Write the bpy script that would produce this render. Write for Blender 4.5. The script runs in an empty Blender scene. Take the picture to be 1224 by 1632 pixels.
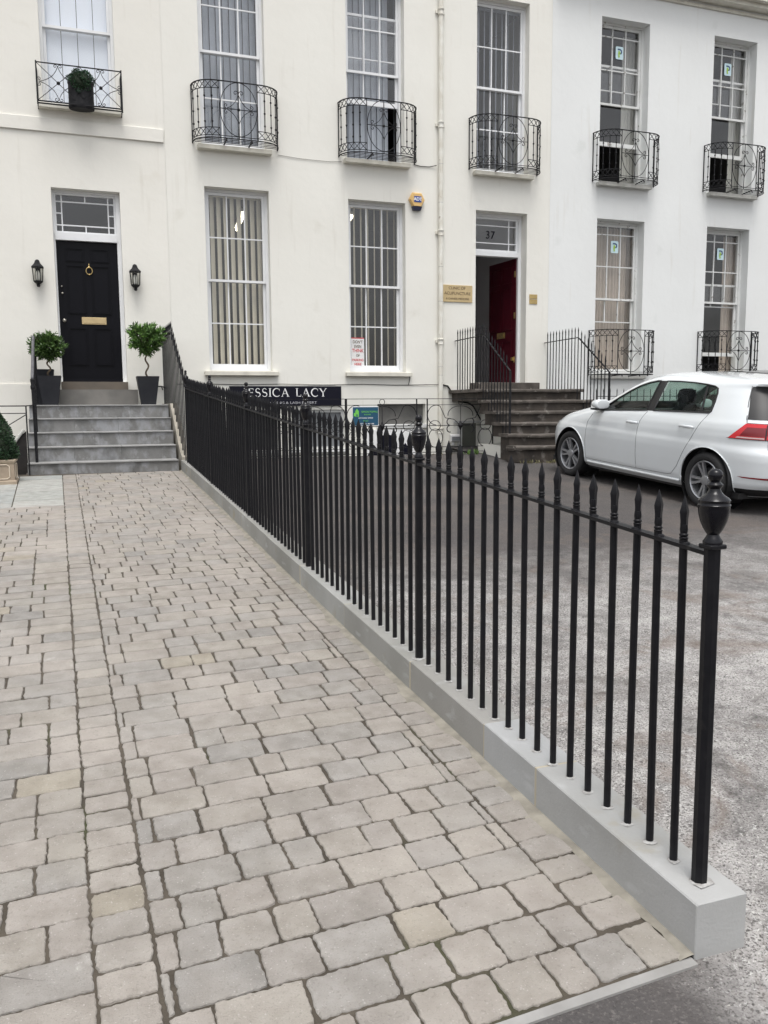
import bpy, bmesh, math, random
from mathutils import Vector, Matrix
random.seed(7)
R = math.radians
S = bpy.context.scene
COL = S.collection

# ------------------------------------------------------------------ camera
cam_d = bpy.data.cameras.new('camera'); cam = bpy.data.objects.new('camera', cam_d); COL.objects.link(cam)
S.camera = cam
YAW, PITCH, ROLL, FPX = .3425945, .1214307, -.0073766, 1343.427
EYE = 1.70
_f = Vector((math.sin(YAW)*math.cos(PITCH), math.cos(YAW)*math.cos(PITCH), -math.sin(PITCH)))
_r = Vector((math.cos(YAW), -math.sin(YAW), 0)); _u = _r.cross(_f)
_r2 = _r*math.cos(ROLL)+_u*math.sin(ROLL); _u2 = -_r*math.sin(ROLL)+_u*math.cos(ROLL)
m = Matrix((_r2, _u2, -_f)).transposed().to_4x4(); m.translation = (0, 0, EYE)
cam.matrix_world = m
cam_d.sensor_fit = 'VERTICAL'; cam_d.sensor_height = 32; cam_d.sensor_width = 24
cam_d.lens = FPX/1632*32
cam_d.clip_start = .05; cam_d.clip_end = 500
S.render.resolution_x = 768; S.render.resolution_y = 1024

# ------------------------------------------------------------------ light
W = bpy.data.worlds.new('World'); S.world = W; W.use_nodes = True
nt = W.node_tree; bg = nt.nodes['Background']
sky = nt.nodes.new('ShaderNodeTexSky'); sky.sky_type = 'NISHITA'; sky.sun_disc = False
SUN_EL, SUN_AZ = R(70), R(192)          # azimuth clockwise from +Y
sky.sun_elevation = SUN_EL; sky.sun_rotation = SUN_AZ
sky.air_density = 1.0; sky.dust_density = 4.0; sky.ozone_density = 1.0
hs = nt.nodes.new('ShaderNodeHueSaturation'); hs.inputs['Saturation'].default_value = .18
nt.links.new(sky.outputs[0], hs.inputs['Color']); nt.links.new(hs.outputs[0], bg.inputs[0])
bg.inputs[1].default_value = .12
sd = bpy.data.lights.new('sun', 'SUN'); sd.energy = .9; sd.angle = R(25); sd.color = (1, .965, .92)
so = bpy.data.objects.new('sun', sd); COL.objects.link(so)
dirv = Vector((math.sin(SUN_AZ)*math.cos(SUN_EL), math.cos(SUN_AZ)*math.cos(SUN_EL), math.sin(SUN_EL)))
so.rotation_euler = dirv.to_track_quat('Z', 'Y').to_euler(); so.location = dirv*40
S.view_settings.view_transform = 'Standard'; S.view_settings.look = 'None'
S.view_settings.exposure = 0.88; S.view_settings.gamma = 1

# ------------------------------------------------------------------ materials
def mat(name, col, rough=.6, metal=0, c2=None, scale=4, det=4, lo=.35, hi=.65, bump=0, bscale=60, spec=.5,
        coat=0, attr=None, stain=None, sscale=1.2, slo=.55, shi=.75, stretch=(1, 1, 1)):
    mt = bpy.data.materials.new(name); mt.use_nodes = True
    n = mt.node_tree.nodes; l = mt.node_tree.links; b = n['Principled BSDF']
    b.inputs['Roughness'].default_value = rough; b.inputs['Metallic'].default_value = metal
    b.inputs['Specular IOR Level'].default_value = spec; b.inputs['Coat Weight'].default_value = coat
    b.inputs['Base Color'].default_value = (*col, 1)
    tc = n.new('ShaderNodeTexCoord'); mp = n.new('ShaderNodeMapping'); mp.inputs['Scale'].default_value = stretch
    l.new(tc.outputs['Object'], mp.inputs[0])
    def noise(sc, d):
        t = n.new('ShaderNodeTexNoise'); t.inputs['Scale'].default_value = sc; t.inputs['Detail'].default_value = d
        l.new(mp.outputs[0], t.inputs['Vector']); return t.outputs['Fac']
    def ramp(src, a, z):
        r = n.new('ShaderNodeMapRange'); r.inputs['From Min'].default_value = a; r.inputs['From Max'].default_value = z
        l.new(src, r.inputs['Value']); return r.outputs[0]
    def mix(fac, A, B, mode='MIX'):
        x = n.new('ShaderNodeMix'); x.data_type = 'RGBA'; x.blend_type = mode
        if isinstance(fac, float): x.inputs[0].default_value = fac
        else: l.new(fac, x.inputs[0])
        for i, v in ((6, A), (7, B)):
            if isinstance(v, tuple): x.inputs[i].default_value = (*v, 1)
            else: l.new(v, x.inputs[i])
        return x.outputs[2]
    cur = col
    if attr:
        a = n.new('ShaderNodeAttribute'); a.attribute_name = attr; cur = a.outputs['Color']
        if c2: cur = mix(ramp(noise(scale, det), lo, hi), cur, mix(1.0, cur, c2, 'MULTIPLY'))
    elif c2: cur = mix(ramp(noise(scale, det), lo, hi), col, c2)
    if stain: cur = mix(ramp(noise(sscale, 5), slo, shi), cur, stain)
    if not isinstance(cur, tuple): l.new(cur, b.inputs['Base Color'])
    if bump:
        bn = n.new('ShaderNodeBump'); bn.inputs['Strength'].default_value = 1; bn.inputs['Distance'].default_value = bump
        l.new(noise(bscale, 4), bn.inputs['Height']); l.new(bn.outputs[0], b.inputs['Normal'])
    return mt

def glass(name, tint=(1, 1, 1), refl=1.45, through=1.0):
    mt = bpy.data.materials.new(name); mt.use_nodes = True
    n = mt.node_tree.nodes; l = mt.node_tree.links; n.remove(n['Principled BSDF'])
    o = n['Material Output']; t = n.new('ShaderNodeBsdfTransparent'); t.inputs[0].default_value = (*[c*through for c in tint], 1)
    g = n.new('ShaderNodeBsdfGlossy'); g.inputs['Roughness'].default_value = .015
    lw = n.new('ShaderNodeLayerWeight'); lw.inputs[0].default_value = .5
    pw = n.new('ShaderNodeMath'); pw.operation = 'POWER'; l.new(lw.outputs['Facing'], pw.inputs[0]); pw.inputs[1].default_value = 5
    fr = n.new('ShaderNodeMath'); fr.operation = 'MULTIPLY_ADD'; l.new(pw.outputs[0], fr.inputs[0]); fr.inputs[1].default_value = .9; fr.inputs[2].default_value = .055*(refl/1.45)**2
    nz = n.new('ShaderNodeTexNoise'); nz.inputs['Scale'].default_value = 2.2
    tc = n.new('ShaderNodeTexCoord'); l.new(tc.outputs['Object'], nz.inputs['Vector'])
    bp = n.new('ShaderNodeBump'); bp.inputs['Distance'].default_value = .004; l.new(nz.outputs['Fac'], bp.inputs['Height'])
    l.new(bp.outputs[0], g.inputs['Normal'])
    mx = n.new('ShaderNodeMixShader'); l.new(fr.outputs[0], mx.inputs[0]); l.new(t.outputs[0], mx.inputs[1]); l.new(g.outputs[0], mx.inputs[2])
    l.new(mx.outputs[0], o.inputs[0]); return mt

def emit(name, col, s):
    mt = mat(name, col); b = mt.node_tree.nodes['Principled BSDF']
    b.inputs['Emission Color'].default_value = (*col, 1); b.inputs['Emission Strength'].default_value = s; return mt

M = {}
M['cream'] = mat('cream_render', (.80, .79, .735), .85, c2=(.765, .752, .695), scale=.7, bump=.004, bscale=7, stain=(.67, .65, .58), sscale=2.3, slo=.63, shi=.85)
M['cream2'] = mat('cream_render_warm', (.80, .785, .728), .85, c2=(.765, .748, .69), scale=.8, bump=.004, bscale=7, stain=(.67, .64, .56), sscale=2.0, slo=.63, shi=.85)
M['white'] = mat('white_render', (.785, .80, .79), .85, c2=(.75, .762, .752), scale=.7, bump=.004, bscale=7, stain=(.66, .68, .66), sscale=2.3, slo=.64, shi=.85)
M['sillpaint'] = mat('sill_paint', (.70, .68, .60), .8, c2=(.58, .56, .49), scale=5, bump=.002, bscale=30)
M['sillgrey'] = mat('sill_grey', (.58, .58, .55), .85, c2=(.40, .40, .37), scale=5, bump=.002, bscale=30)
M['wood'] = mat('white_gloss_wood', (.80, .81, .82), .35, c2=(.74, .75, .76), scale=3)
M['peel'] = mat('peeling_white_wood', (.74, .75, .74), .5, c2=(.66, .67, .65), scale=4, stain=(.33, .31, .28), sscale=11, slo=.63, shi=.68, bump=.001)
M['glass'] = glass('window_glass')
M['iron'] = mat('black_iron_paint', (.007, .007, .009), .42, c2=(.011, .011, .013), scale=20, bump=.0006, bscale=120, spec=.22)
M['ironold'] = mat('old_black_iron', (.009, .009, .011), .5, c2=(.018, .018, .02), scale=30, bump=.001, bscale=90, spec=.22)
M['irongrey'] = mat('worn_iron_rail', (.07, .07, .08), .45, c2=(.12, .12, .13), scale=20)
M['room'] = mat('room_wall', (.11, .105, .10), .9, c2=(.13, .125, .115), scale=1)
M['hall'] = mat('hall_wall', (.62, .61, .61), .9, c2=(.56, .55, .55), scale=1)
M['slatc'] = mat('cream_fabric_slat', (.66, .62, .50), .8, c2=(.60, .56, .45), scale=3)
M['slatg'] = mat('grey_fabric_slat', (.36, .39, .44), .8, c2=(.30, .33, .37), scale=3)
M['curtain'] = mat('beige_curtain', (.55, .48, .41), .85, c2=(.47, .41, .35), scale=4)
M['curtainpale'] = mat('pale_curtain', (.52, .52, .48), .85)
M['shutter'] = mat('white_shutter', (.80, .85, .92), .6)
M['blackdoor'] = mat('black_door_gloss', (.004, .004, .0065), .34, spec=.16, bump=.0005, bscale=25)
M['reddoor'] = mat('red_door_gloss', (.060, .004, .010), .35, spec=.25, c2=(.045, .003, .008), scale=3)
M['brass'] = mat('brass', (.62, .46, .20), .35, metal=.85, c2=(.45, .33, .15), scale=12)
M['brassplate'] = mat('brass_plate', (.60, .47, .26), .5, metal=.35, c2=(.52, .40, .22), scale=9)
M['steel'] = mat('dull_steel', (.4, .38, .34), .4, metal=.8)
M['slate'] = mat('sawn_stone_steps', (.225, .225, .22), .75, c2=(.13, .128, .124), scale=3.2, lo=.3, hi=.7, bump=.002, bscale=40,
                 stain=(.27, .275, .285), sscale=5, slo=.47, shi=.62, stretch=(1.3, 1, .9))
tint_later = 'slate'
M['treadstone'] = mat('step_tread', (.31, .31, .305), .7, c2=(.24, .24, .235), scale=5, bump=.001)
M['kerb'] = mat('sawn_sandstone_kerb', (.42, .425, .42), .7, attr='tone', c2=(.80, .80, .78), scale=2.2, bump=.0012, bscale=90, stain=(.30, .275, .21), sscale=3.1, slo=.66, shi=.74)
M['mortar'] = mat('mortar', (.30, .28, .235), .9, c2=(.20, .185, .155), scale=12, bump=.003)
M['kerbjoint'] = mat('kerb_joint', (.42, .38, .30), .9)
M['oldstone'] = mat('dark_weathered_stone', (.068, .056, .046), .85, c2=(.030, .025, .021), scale=4, bump=.006, bscale=22, stain=(.17, .155, .14), sscale=6, slo=.58, shi=.72)
M['oldtread'] = mat('worn_stone_nosing', (.12, .105, .092), .85, c2=(.055, .047, .040), scale=5, bump=.004, bscale=30, stain=(.30, .28, .25), sscale=9, slo=.62, shi=.72)
M['paver'] = mat('tumbled_paver', (.35, .32, .30), .88, c2=(.80, .79, .78), attr='tone', scale=11, det=9, lo=.36, hi=.66, bump=.0035, bscale=170, spec=.3)
def speckle(mt, sc, th, col, f=.7):
    n = mt.node_tree.nodes; l = mt.node_tree.links; b = n['Principled BSDF']; src = b.inputs['Base Color'].links[0].from_socket
    tc = n.new('ShaderNodeTexCoord'); v = n.new('ShaderNodeTexVoronoi'); v.inputs['Scale'].default_value = sc; l.new(tc.outputs['Object'], v.inputs['Vector'])
    sp = n.new('ShaderNodeSeparateColor'); l.new(v.outputs['Color'], sp.inputs[0]); r = n.new('ShaderNodeMapRange'); r.inputs[1].default_value = th; r.inputs[2].default_value = th+.02; r.inputs[4].default_value = f
    l.new(sp.outputs[0], r.inputs[0]); x = n.new('ShaderNodeMix'); x.data_type = 'RGBA'; l.new(r.outputs[0], x.inputs[0]); l.new(src, x.inputs[6]); x.inputs[7].default_value = (*col, 1); l.new(x.outputs[2], b.inputs['Base Color'])
speckle(M['paver'], 260, .975, (.50, .48, .45), .4); speckle(M['paver'], 300, .95, (.18, .16, .15), .4)
M['joint'] = mat('mossy_joint', (.088, .074, .057), .95, c2=(.048, .040, .030), scale=6, bump=.006, bscale=80, stain=(.045, .05, .02), sscale=1.6, slo=.60, shi=.74)
M['slab'] = mat('grey_slab', (.36, .37, .35), .8, c2=(.29, .30, .285), scale=3, bump=.0015, bscale=60)
M['edging'] = mat('concrete_edging', (.31, .305, .295), .85, c2=(.23, .225, .215), scale=7, bump=.002, bscale=80)
M['planter'] = mat('charcoal_planter', (.020, .021, .026), .5, c2=(.026, .027, .032), scale=6, spec=.25)
M['soil'] = mat('soil', (.03, .022, .016), .95, bump=.01)
M['bark'] = mat('twisted_bark', (.16, .12, .08), .9, c2=(.10, .075, .05), scale=20, bump=.004)
M['leaf'] = mat('bay_leaf', (.07, .13, .035), .45, attr='tone', c2=(.8, .85, .7), scale=30)
M['boxleaf'] = mat('box_leaf', (.03, .07, .03), .5, attr='tone', c2=(.8, .85, .8), scale=30)
M['terracotta'] = mat('cast_stone', (.40, .33, .25), .85, c2=(.30, .24, .18), scale=6, bump=.003)
M['castlight'] = mat('cast_stone_moulding', (.60, .52, .42), .85, c2=(.48, .41, .33), scale=8)
M['lampglass'] = glass('lamp_glass', (.9, .9, .88))
M['bulb'] = mat('lamp_bulb', (.85, .85, .80), .4)
M['signblack'] = mat('sign_black', (.006, .006, .014), .4, spec=.2)
M['signwhite'] = mat('sign_white', (.86, .86, .86), .5)
M['signgreyt'] = mat('sign_grey_letter', (.45, .45, .48), .5)
M['signnavy'] = mat('sign_navy', (.012, .075, .14), .4)
M['signgreen'] = mat('sign_green', (.16, .55, .08), .5)
M['signred'] = mat('sign_red', (.60, .03, .04), .5)
M['yellow'] = mat('alarm_yellow', (.70, .46, .18), .45)
M['blue'] = mat('logo_blue', (.02, .06, .30), .5)
M['dkblue'] = mat('logo_dark_blue', (.05, .10, .22), .5)
M['lime'] = mat('logo_lime', (.40, .62, .06), .5)
M['sticker'] = mat('sticker_pale', (.62, .80, .86), .5)
M['cable'] = mat('black_cable', (.012, .012, .012), .6)
M['greycable'] = mat('grey_cable', (.3, .3, .28), .7)
M['pipe'] = mat('painted_pipe', (.78, .77, .71), .55, c2=(.66, .63, .55), scale=6, stain=(.40, .36, .3), sscale=9, slo=.68, shi=.74)
M['greywin'] = mat('frosted_pane', (.22, .23, .24), .35, c2=(.17, .18, .19), scale=3)
M['basewood'] = mat('base_frame', (.66, .67, .66), .5, c2=(.5, .5, .49), scale=5)
M['carwhite'] = mat('white_car_paint', (.70, .735, .755), .16, coat=.8, c2=(.68, .71, .725), scale=2)
M['carblack'] = mat('black_car_paint', (.012, .012, .014), .2, coat=.6)
M['trim'] = mat('black_trim', (.012, .012, .013), .45)
M['gap'] = mat('panel_gap', (.10, .10, .105), .7)
M['tyre'] = mat('tyre_rubber', (.018, .018, .019), .8, bump=.001)
M['alloy'] = mat('alloy_silver', (.40, .41, .43), .33, metal=.75)
M['darkmetal'] = mat('brake_metal', (.07, .07, .075), .5, metal=.6)
M['carglass'] = glass('car_glass', (.60, .72, .67), 1.5)
M['rearglass'] = glass('rear_glass', (.45, .52, .50), 1.5)
M['redlens'] = mat('red_lens', (.62, .012, .02), .15, coat=.6)
M['dkred'] = mat('dark_red_lens', (.20, .005, .012), .15, coat=.6)
M['clearlens'] = mat('clear_lens', (.55, .40, .40), .15, coat=.6)
M['seat'] = mat('seat_fabric', (.03, .03, .032), .85)
M['tube'] = emit('fluorescent_tube', (1, .93, .70), 3.0)
M['chrome'] = mat('chrome', (.7, .7, .7), .12, metal=1)
M['stone'] = mat('gravel_stone', (.3, .28, .26), .9, attr='tone')
M['weed'] = mat('weed_leaf', (.08, .16, .03), .6, attr='tone')
M['roof'] = mat('roof_felt', (.12, .12, .13), .9)
M['wellfloor'] = mat('well_concrete', (.16, .15, .14), .9, c2=(.09, .085, .08), scale=2, bump=.004)

def tint(mt, col, lo, hi, sc, stretch=(1, 1, 1), det=5, fac=1.0, rough=.5):
    # one more irregular layer of wear laid over a material's own colour
    n = mt.node_tree.nodes; l = mt.node_tree.links; b = n['Principled BSDF']; src = b.inputs['Base Color'].links[0].from_socket
    tc = n.new('ShaderNodeTexCoord'); mp = n.new('ShaderNodeMapping'); mp.inputs['Scale'].default_value = stretch; l.new(tc.outputs['Object'], mp.inputs[0])
    t = n.new('ShaderNodeTexNoise'); t.inputs['Scale'].default_value = sc; t.inputs['Detail'].default_value = det; t.inputs['Roughness'].default_value = rough; l.new(mp.outputs[0], t.inputs['Vector'])
    r = n.new('ShaderNodeMapRange'); r.inputs[1].default_value = lo; r.inputs[2].default_value = hi; r.inputs[4].default_value = fac; l.new(t.outputs['Fac'], r.inputs[0])
    x = n.new('ShaderNodeMix'); x.data_type = 'RGBA'; l.new(r.outputs[0], x.inputs[0]); l.new(src, x.inputs[6]); x.inputs[7].default_value = (*col, 1); l.new(x.outputs[2], b.inputs['Base Color'])
for k_ in ('cream', 'cream2', 'white'):
    tint(M[k_], (.56, .53, .46), .60, .80, 2.2, (3.2, 3.2, .28), 6, .45); tint(M[k_], (.50, .47, .40), .69, .74, 9, (1, 1, 1), 8, .40, .7)
tint(M['paver'], (.40, .365, .33), .50, .72, 1.3, det=6, fac=.45); tint(M['paver'], (.30, .28, .245), .55, .75, 3.5, det=6, fac=.45); tint(M['paver'], (.52, .50, .47), .68, .76, 2.1, det=8, fac=.5, rough=.65)
tint(M['paver'], (.15, .135, .12), .60, .72, 70, det=3, fac=.35)
tint(M['slate'], (.33, .335, .34), .55, .63, 9, (1, 1, .6), 7, .5, .7); tint(M['slate'], (.10, .10, .098), .56, .68, 4, (1, 1, .8), 6, .6)
tint(M['kerb'], (.27, .245, .19), .60, .74, 2.6, det=7, fac=.55, rough=.65); tint(M['kerb'], (.52, .53, .54), .60, .72, 6, (1, 1, 3), 6, .35)
tint(M['iron'], (.035, .032, .03), .62, .75, 30, (1, 1, .4), 5, .5)

def ground_material():
    mt = bpy.data.materials.new('worn_tarmac'); mt.use_nodes = True
    n = mt.node_tree.nodes; l = mt.node_tree.links; b = n['Principled BSDF']; b.inputs['Roughness'].default_value = .92
    b.inputs['Specular IOR Level'].default_value = .25
    tc = n.new('ShaderNodeTexCoord'); sp = n.new('ShaderNodeSeparateXYZ'); l.new(tc.outputs['Object'], sp.inputs[0])
    def noise(sc, d, rough=.5, dist=0):
        t = n.new('ShaderNodeTexNoise'); t.inputs['Scale'].default_value = sc; t.inputs['Detail'].default_value = d
        t.inputs['Roughness'].default_value = rough; t.inputs['Distortion'].default_value = dist
        l.new(tc.outputs['Object'], t.inputs['Vector']); return t.outputs['Fac']
    def mr(src, a, z, c=0, d=1):
        r = n.new('ShaderNodeMapRange'); r.inputs[1].default_value = a; r.inputs[2].default_value = z
        r.inputs[3].default_value = c; r.inputs[4].default_value = d; l.new(src, r.inputs[0]); return r.outputs[0]
    def ma(op, a, c):
        x = n.new('ShaderNodeMath'); x.operation = op; x.use_clamp = False
        for i, v in ((0, a), (1, c)):
            if isinstance(v, (int, float)): x.inputs[i].default_value = v
            else: l.new(v, x.inputs[i])
        return x.outputs[0]
    def mix(f, A, B):
        x = n.new('ShaderNodeMix'); x.data_type = 'RGBA'; l.new(f, x.inputs[0])
        for i, v in ((6, A), (7, B)):
            if isinstance(v, tuple): x.inputs[i].default_value = (*v, 1)
            else: l.new(v, x.inputs[i])
        return x.outputs[2]
    # aggregate speckle
    vo = n.new('ShaderNodeTexVoronoi'); vo.inputs['Scale'].default_value = 170; l.new(tc.outputs['Object'], vo.inputs['Vector'])
    sc = n.new('ShaderNodeSeparateColor'); l.new(vo.outputs['Color'], sc.inputs[0])
    vo2 = n.new('ShaderNodeTexVoronoi'); vo2.inputs['Scale'].default_value = 75; l.new(tc.outputs['Object'], vo2.inputs['Vector'])
    sc2 = n.new('ShaderNodeSeparateColor'); l.new(vo2.outputs['Color'], sc2.inputs[0])
    tar = mix(mr(noise(1.3, 5), .35, .65), (.100, .092, .089), (.074, .070, .070))
    tar = mix(mr(noise(.8, 4, .6, .6), .50, .70), tar, (.128, .110, .100))
    tar = mix(mr(noise(70, 4, .75), .52, .66, 0, .6), tar, (.20, .185, .175))
    tar = mix(mr(noise(120, 2, .7), .60, .70, 0, .6), tar, (.035, .032, .031))
    dust = mix(mr(noise(4.5, 7, .7), .35, .65), (.50, .485, .47), (.26, .25, .24))
    dust = mix(mr(noise(11, 7, .75), .50, .66, 0, .8), dust, (.17, .163, .16))
    dust = mix(mr(noise(110, 3, .75), .515, .59, 0, .9), dust, (.085, .08, .077))
    dust = mix(mr(noise(80, 3, .75), .57, .64, 0, .75), dust, (.66, .65, .63))
    my = ma('MULTIPLY', mr(sp.outputs[1], 7.4, 4.4), mr(sp.outputs[1], -1.0, 1.6))
    mx = mr(sp.outputs[0], 1.35, 1.75)
    reg = ma('MULTIPLY', my, mx)
    big = mr(noise(.95, 7, .72, .5), .36, .62)
    f = ma('MULTIPLY', reg, ma('ADD', ma('MULTIPLY', big, .66), .36))
    f = ma('ADD', f, ma('MULTIPLY', ma('SUBTRACT', noise(9, 7, .75), .5), ma('MULTIPLY', reg, 1.6)))
    f = mr(f, .15, .70)
    colr = mix(f, tar, dust)
    brown = ma('MULTIPLY', ma('MULTIPLY', mr(sp.outputs[1], 9.5, 5.0), mx), mr(noise(1.4, 6, .65, 1.4), .54, .66))
    colr = mix(ma('MULTIPLY', brown, .55), colr, (.18, .142, .118))
    l.new(colr, b.inputs['Base Color'])
    bp = n.new('ShaderNodeBump'); bp.inputs['Distance'].default_value = .008; bp.inputs['Strength'].default_value = .9
    h = ma('ADD', ma('MULTIPLY', sc.outputs[2], .7), ma('ADD', ma('MULTIPLY', noise(45, 5, .7), 1.2), ma('MULTIPLY', vo2.outputs['Distance'], -.4)))
    l.new(h, bp.inputs['Height']); l.new(bp.outputs[0], b.inputs['Normal'])
    return mt
M['tarmac'] = ground_material()

# ------------------------------------------------------------------ mesh helper
OFF = {}
class MB:
    def __init__(s): s.v = []; s.f = []; s.c = []; s.mi = []; s.cur = None; s.m = 0
    def add(s, vs, fs):
        b = len(s.v); s.v += [tuple(p) for p in vs]; s.c += [s.cur]*len(vs)
        for f in fs: s.f.append(tuple(i+b for i in f)); s.mi.append(s.m)
        return s
    def box(s, x0, x1, y0, y1, z0, z1):
        vs = [(x, y, z) for z in (z0, z1) for y in (y0, y1) for x in (x0, x1)]
        return s.hexa(vs)
    def hexa(s, vs):
        return s.add(vs, [(0, 2, 3, 1), (4, 5, 7, 6), (0, 1, 5, 4), (2, 6, 7, 3), (0, 4, 6, 2), (1, 3, 7, 5)])
    def bevbox(s, x0, x1, y0, y1, z0, z1, b=.005):
        # box with chamfered edges
        vs = []; X = (x0, x1); Y = (y0, y1); Z = (z0, z1); idx = {}
        for i in (0, 1):
            for j in (0, 1):
                for k in (0, 1):
                    sx, sy, sz = (1-2*i)*b, (1-2*j)*b, (1-2*k)*b
                    for ax in range(3):
                        p = [X[i]+sx, Y[j]+sy, Z[k]+sz]; p[ax] = (X[i], Y[j], Z[k])[ax]
                        idx[(i, j, k, ax)] = len(vs); vs.append(p)
        g = lambda i, j, k, a: idx[(i, j, k, a)]
        fs = []
        for i in (0, 1):
            fs.append((g(i, 0, 0, 0), g(i, 1, 0, 0), g(i, 1, 1, 0), g(i, 0, 1, 0)))
            fs.append((g(0, i, 0, 1), g(1, i, 0, 1), g(1, i, 1, 1), g(0, i, 1, 1)))
            fs.append((g(0, 0, i, 2), g(1, 0, i, 2), g(1, 1, i, 2), g(0, 1, i, 2)))
            for j in (0, 1):
                fs.append((g(i, j, 0, 0), g(i, j, 1, 0), g(i, j, 1, 1), g(i, j, 0, 1)))
                fs.append((g(i, 0, j, 0), g(i, 1, j, 0), g(i, 1, j, 2), g(i, 0, j, 2)))
                fs.append((g(0, i, j, 1), g(1, i, j, 1), g(1, i, j, 2), g(0, i, j, 2)))
                for k in (0, 1): fs.append((g(i, j, k, 0), g(i, j, k, 1), g(i, j, k, 2)))
        return s.add(vs, fs)
    def tube(s, pts, r, n=8, closed=False, flat=None, caps=True):
        pts = [Vector(p) for p in pts]; N = len(pts); vs = []; fs = []
        up = None
        for i, p in enumerate(pts):
            if closed: t = pts[(i+1) % N]-pts[i-1]
            else: t = pts[min(i+1, N-1)]-pts[max(i-1, 0)]
            if t.length < 1e-9: t = Vector((0, 0, 1))
            t.normalize()
            if up is None: up = Vector((0, 0, 1)) if abs(t.z) < .9 else Vector((0, 1, 0))
            a = t.cross(up)
            if a.length < 1e-3: a = t.cross(Vector((1, .3, 0)))
            a.normalize(); b2 = a.cross(t); up = b2
            rr = r[i] if isinstance(r, (list, tuple)) else r
            ra, rb = (rr, rr) if flat is None else (flat[0], flat[1])
            for k in range(n):
                an = 2*math.pi*(k+.5)/n
                vs.append(p+a*ra*math.cos(an)+b2*rb*math.sin(an))
        for i in range(N if closed else N-1):
            j = (i+1) % N
            for k in range(n): fs.append((i*n+k, i*n+(k+1) % n, j*n+(k+1) % n, j*n+k))
        if not closed and caps: fs.append(tuple(range(n-1, -1, -1))); fs.append(tuple((N-1)*n+k for k in range(n)))
        return s.add(vs, fs)
    def lathe(s, prof, c=(0, 0, 0), n=16, sx=1, sy=1, ph=0):
        vs = []; fs = []
        for r, z in prof:
            for k in range(n):
                a = 2*math.pi*k/n+ph; vs.append((c[0]+r*sx*math.cos(a), c[1]+r*sy*math.sin(a), c[2]+z))
        for i in range(len(prof)-1):
            for k in range(n): fs.append((i*n+k, i*n+(k+1) % n, (i+1)*n+(k+1) % n, (i+1)*n+k))
        fs.append(tuple(range(n-1, -1, -1))); fs.append(tuple((len(prof)-1)*n+k for k in range(n)))
        return s.add(vs, fs)
    def prism(s, poly, fn, d0, d1):
        # poly list of (a,b); fn(a,b,d)->xyz
        n = len(poly); vs = [fn(a, b, d0) for a, b in poly]+[fn(a, b, d1) for a, b in poly]
        fs = [tuple(range(n)), tuple(range(2*n-1, n-1, -1))]+[(i, i+n, (i+1) % n+n, (i+1) % n) for i in range(n)]
        return s.add(vs, fs)
    def sphere(s, c, r, n=10, sz=1): 
        prof = [(max(r*math.sin(math.pi*i/n), 1e-4), -r*sz*math.cos(math.pi*i/n)) for i in range(n+1)]
        return s.lathe(prof, c, max(8, n))
    def build(s, name, m, parent=None, smooth=False, local=False, ang=None):
        me = bpy.data.meshes.new(name)
        off = OFF.get(parent.name, Vector((0, 0, 0))) if (parent and not local) else Vector((0, 0, 0))
        me.from_pydata([tuple(Vector(p)-off) for p in s.v], [], s.f)
        for x in (m if isinstance(m, (list, tuple)) else [m]): me.materials.append(M[x])
        if any(s.mi): me.polygons.foreach_set('material_index', s.mi)
        if any(c is not None for c in s.c):
            at = me.color_attributes.new('tone', 'FLOAT_COLOR', 'POINT')
            for i, c in enumerate(s.c): at.data[i].color = (*(c or (1, 1, 1)), 1)
        bm = bmesh.new(); bm.from_mesh(me); bmesh.ops.recalc_face_normals(bm, faces=bm.faces); bm.to_mesh(me); bm.free()
        if smooth: me.shade_smooth()
        o = bpy.data.objects.new(name, me); COL.objects.link(o)
        if smooth and ang:
            me.set_sharp_from_angle(angle=R(ang))
        if parent: o.parent = parent; OFF[o.name] = off
        return o

def tag(o, label=None, cat=None, group=None, kind=None):
    if label: o['label'] = label
    if cat: o['category'] = cat
    if group: o['group'] = group
    if kind: o['kind'] = kind
    return o
def thing(name, label, cat, loc=(0, 0, 0), rz=0, group=None, local=False):
    o = bpy.data.objects.new(name, None); COL.objects.link(o); o.location = loc; o.rotation_euler = (0, 0, rz)
    o.empty_display_size = .1
    OFF[o.name] = Vector((0, 0, 0)) if local else Vector(loc)
    return tag(o, label, cat, group)
def inst(o, parent, loc, rot=(0, 0, 0), scale=None):
    c = o.copy(); COL.objects.link(c); c.parent = parent; c.location = loc; c.rotation_euler = rot
    if scale: c.scale = scale
    return c
def copy_tree(o, parent=None):
    c = o.copy(); COL.objects.link(c); c.parent = parent
    for ch in list(o.children): copy_tree(ch, c)
    return c

def text(s, size, parent, origin, m, name='lettering', ux=(1, 0, 0), uy=(0, 0, 1), align='CENTER', depth=.002, sx=1, bold=0, local=False):
    cu = bpy.data.curves.new('t', 'FONT'); cu.body = s; cu.size = size; cu.align_x = align; cu.extrude = depth; cu.offset = bold
    ob = bpy.data.objects.new('t', cu); COL.objects.link(ob)
    dg = bpy.context.evaluated_depsgraph_get(); me = bpy.data.meshes.new_from_object(ob.evaluated_get(dg))
    bpy.data.objects.remove(ob); bpy.data.curves.remove(cu)
    ux = Vector(ux); uy = Vector(uy); uz = ux.cross(uy); off = Vector((0, 0, 0)) if local else OFF.get(parent.name, Vector((0, 0, 0)))
    for v in me.vertices: v.co = Vector(origin)-off+ux*v.co.x*sx+uy*v.co.y+uz*v.co.z
    me.materials.clear(); me.materials.append(M[m])
    o = bpy.data.objects.new(name, me); COL.objects.link(o); o.parent = parent; OFF[o.name] = off
    return o

GS, GX = .07276, -.00175
def gz(x, y): return (y*GS if y > 0 else 0)+x*GX
YF = 14.2

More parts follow.
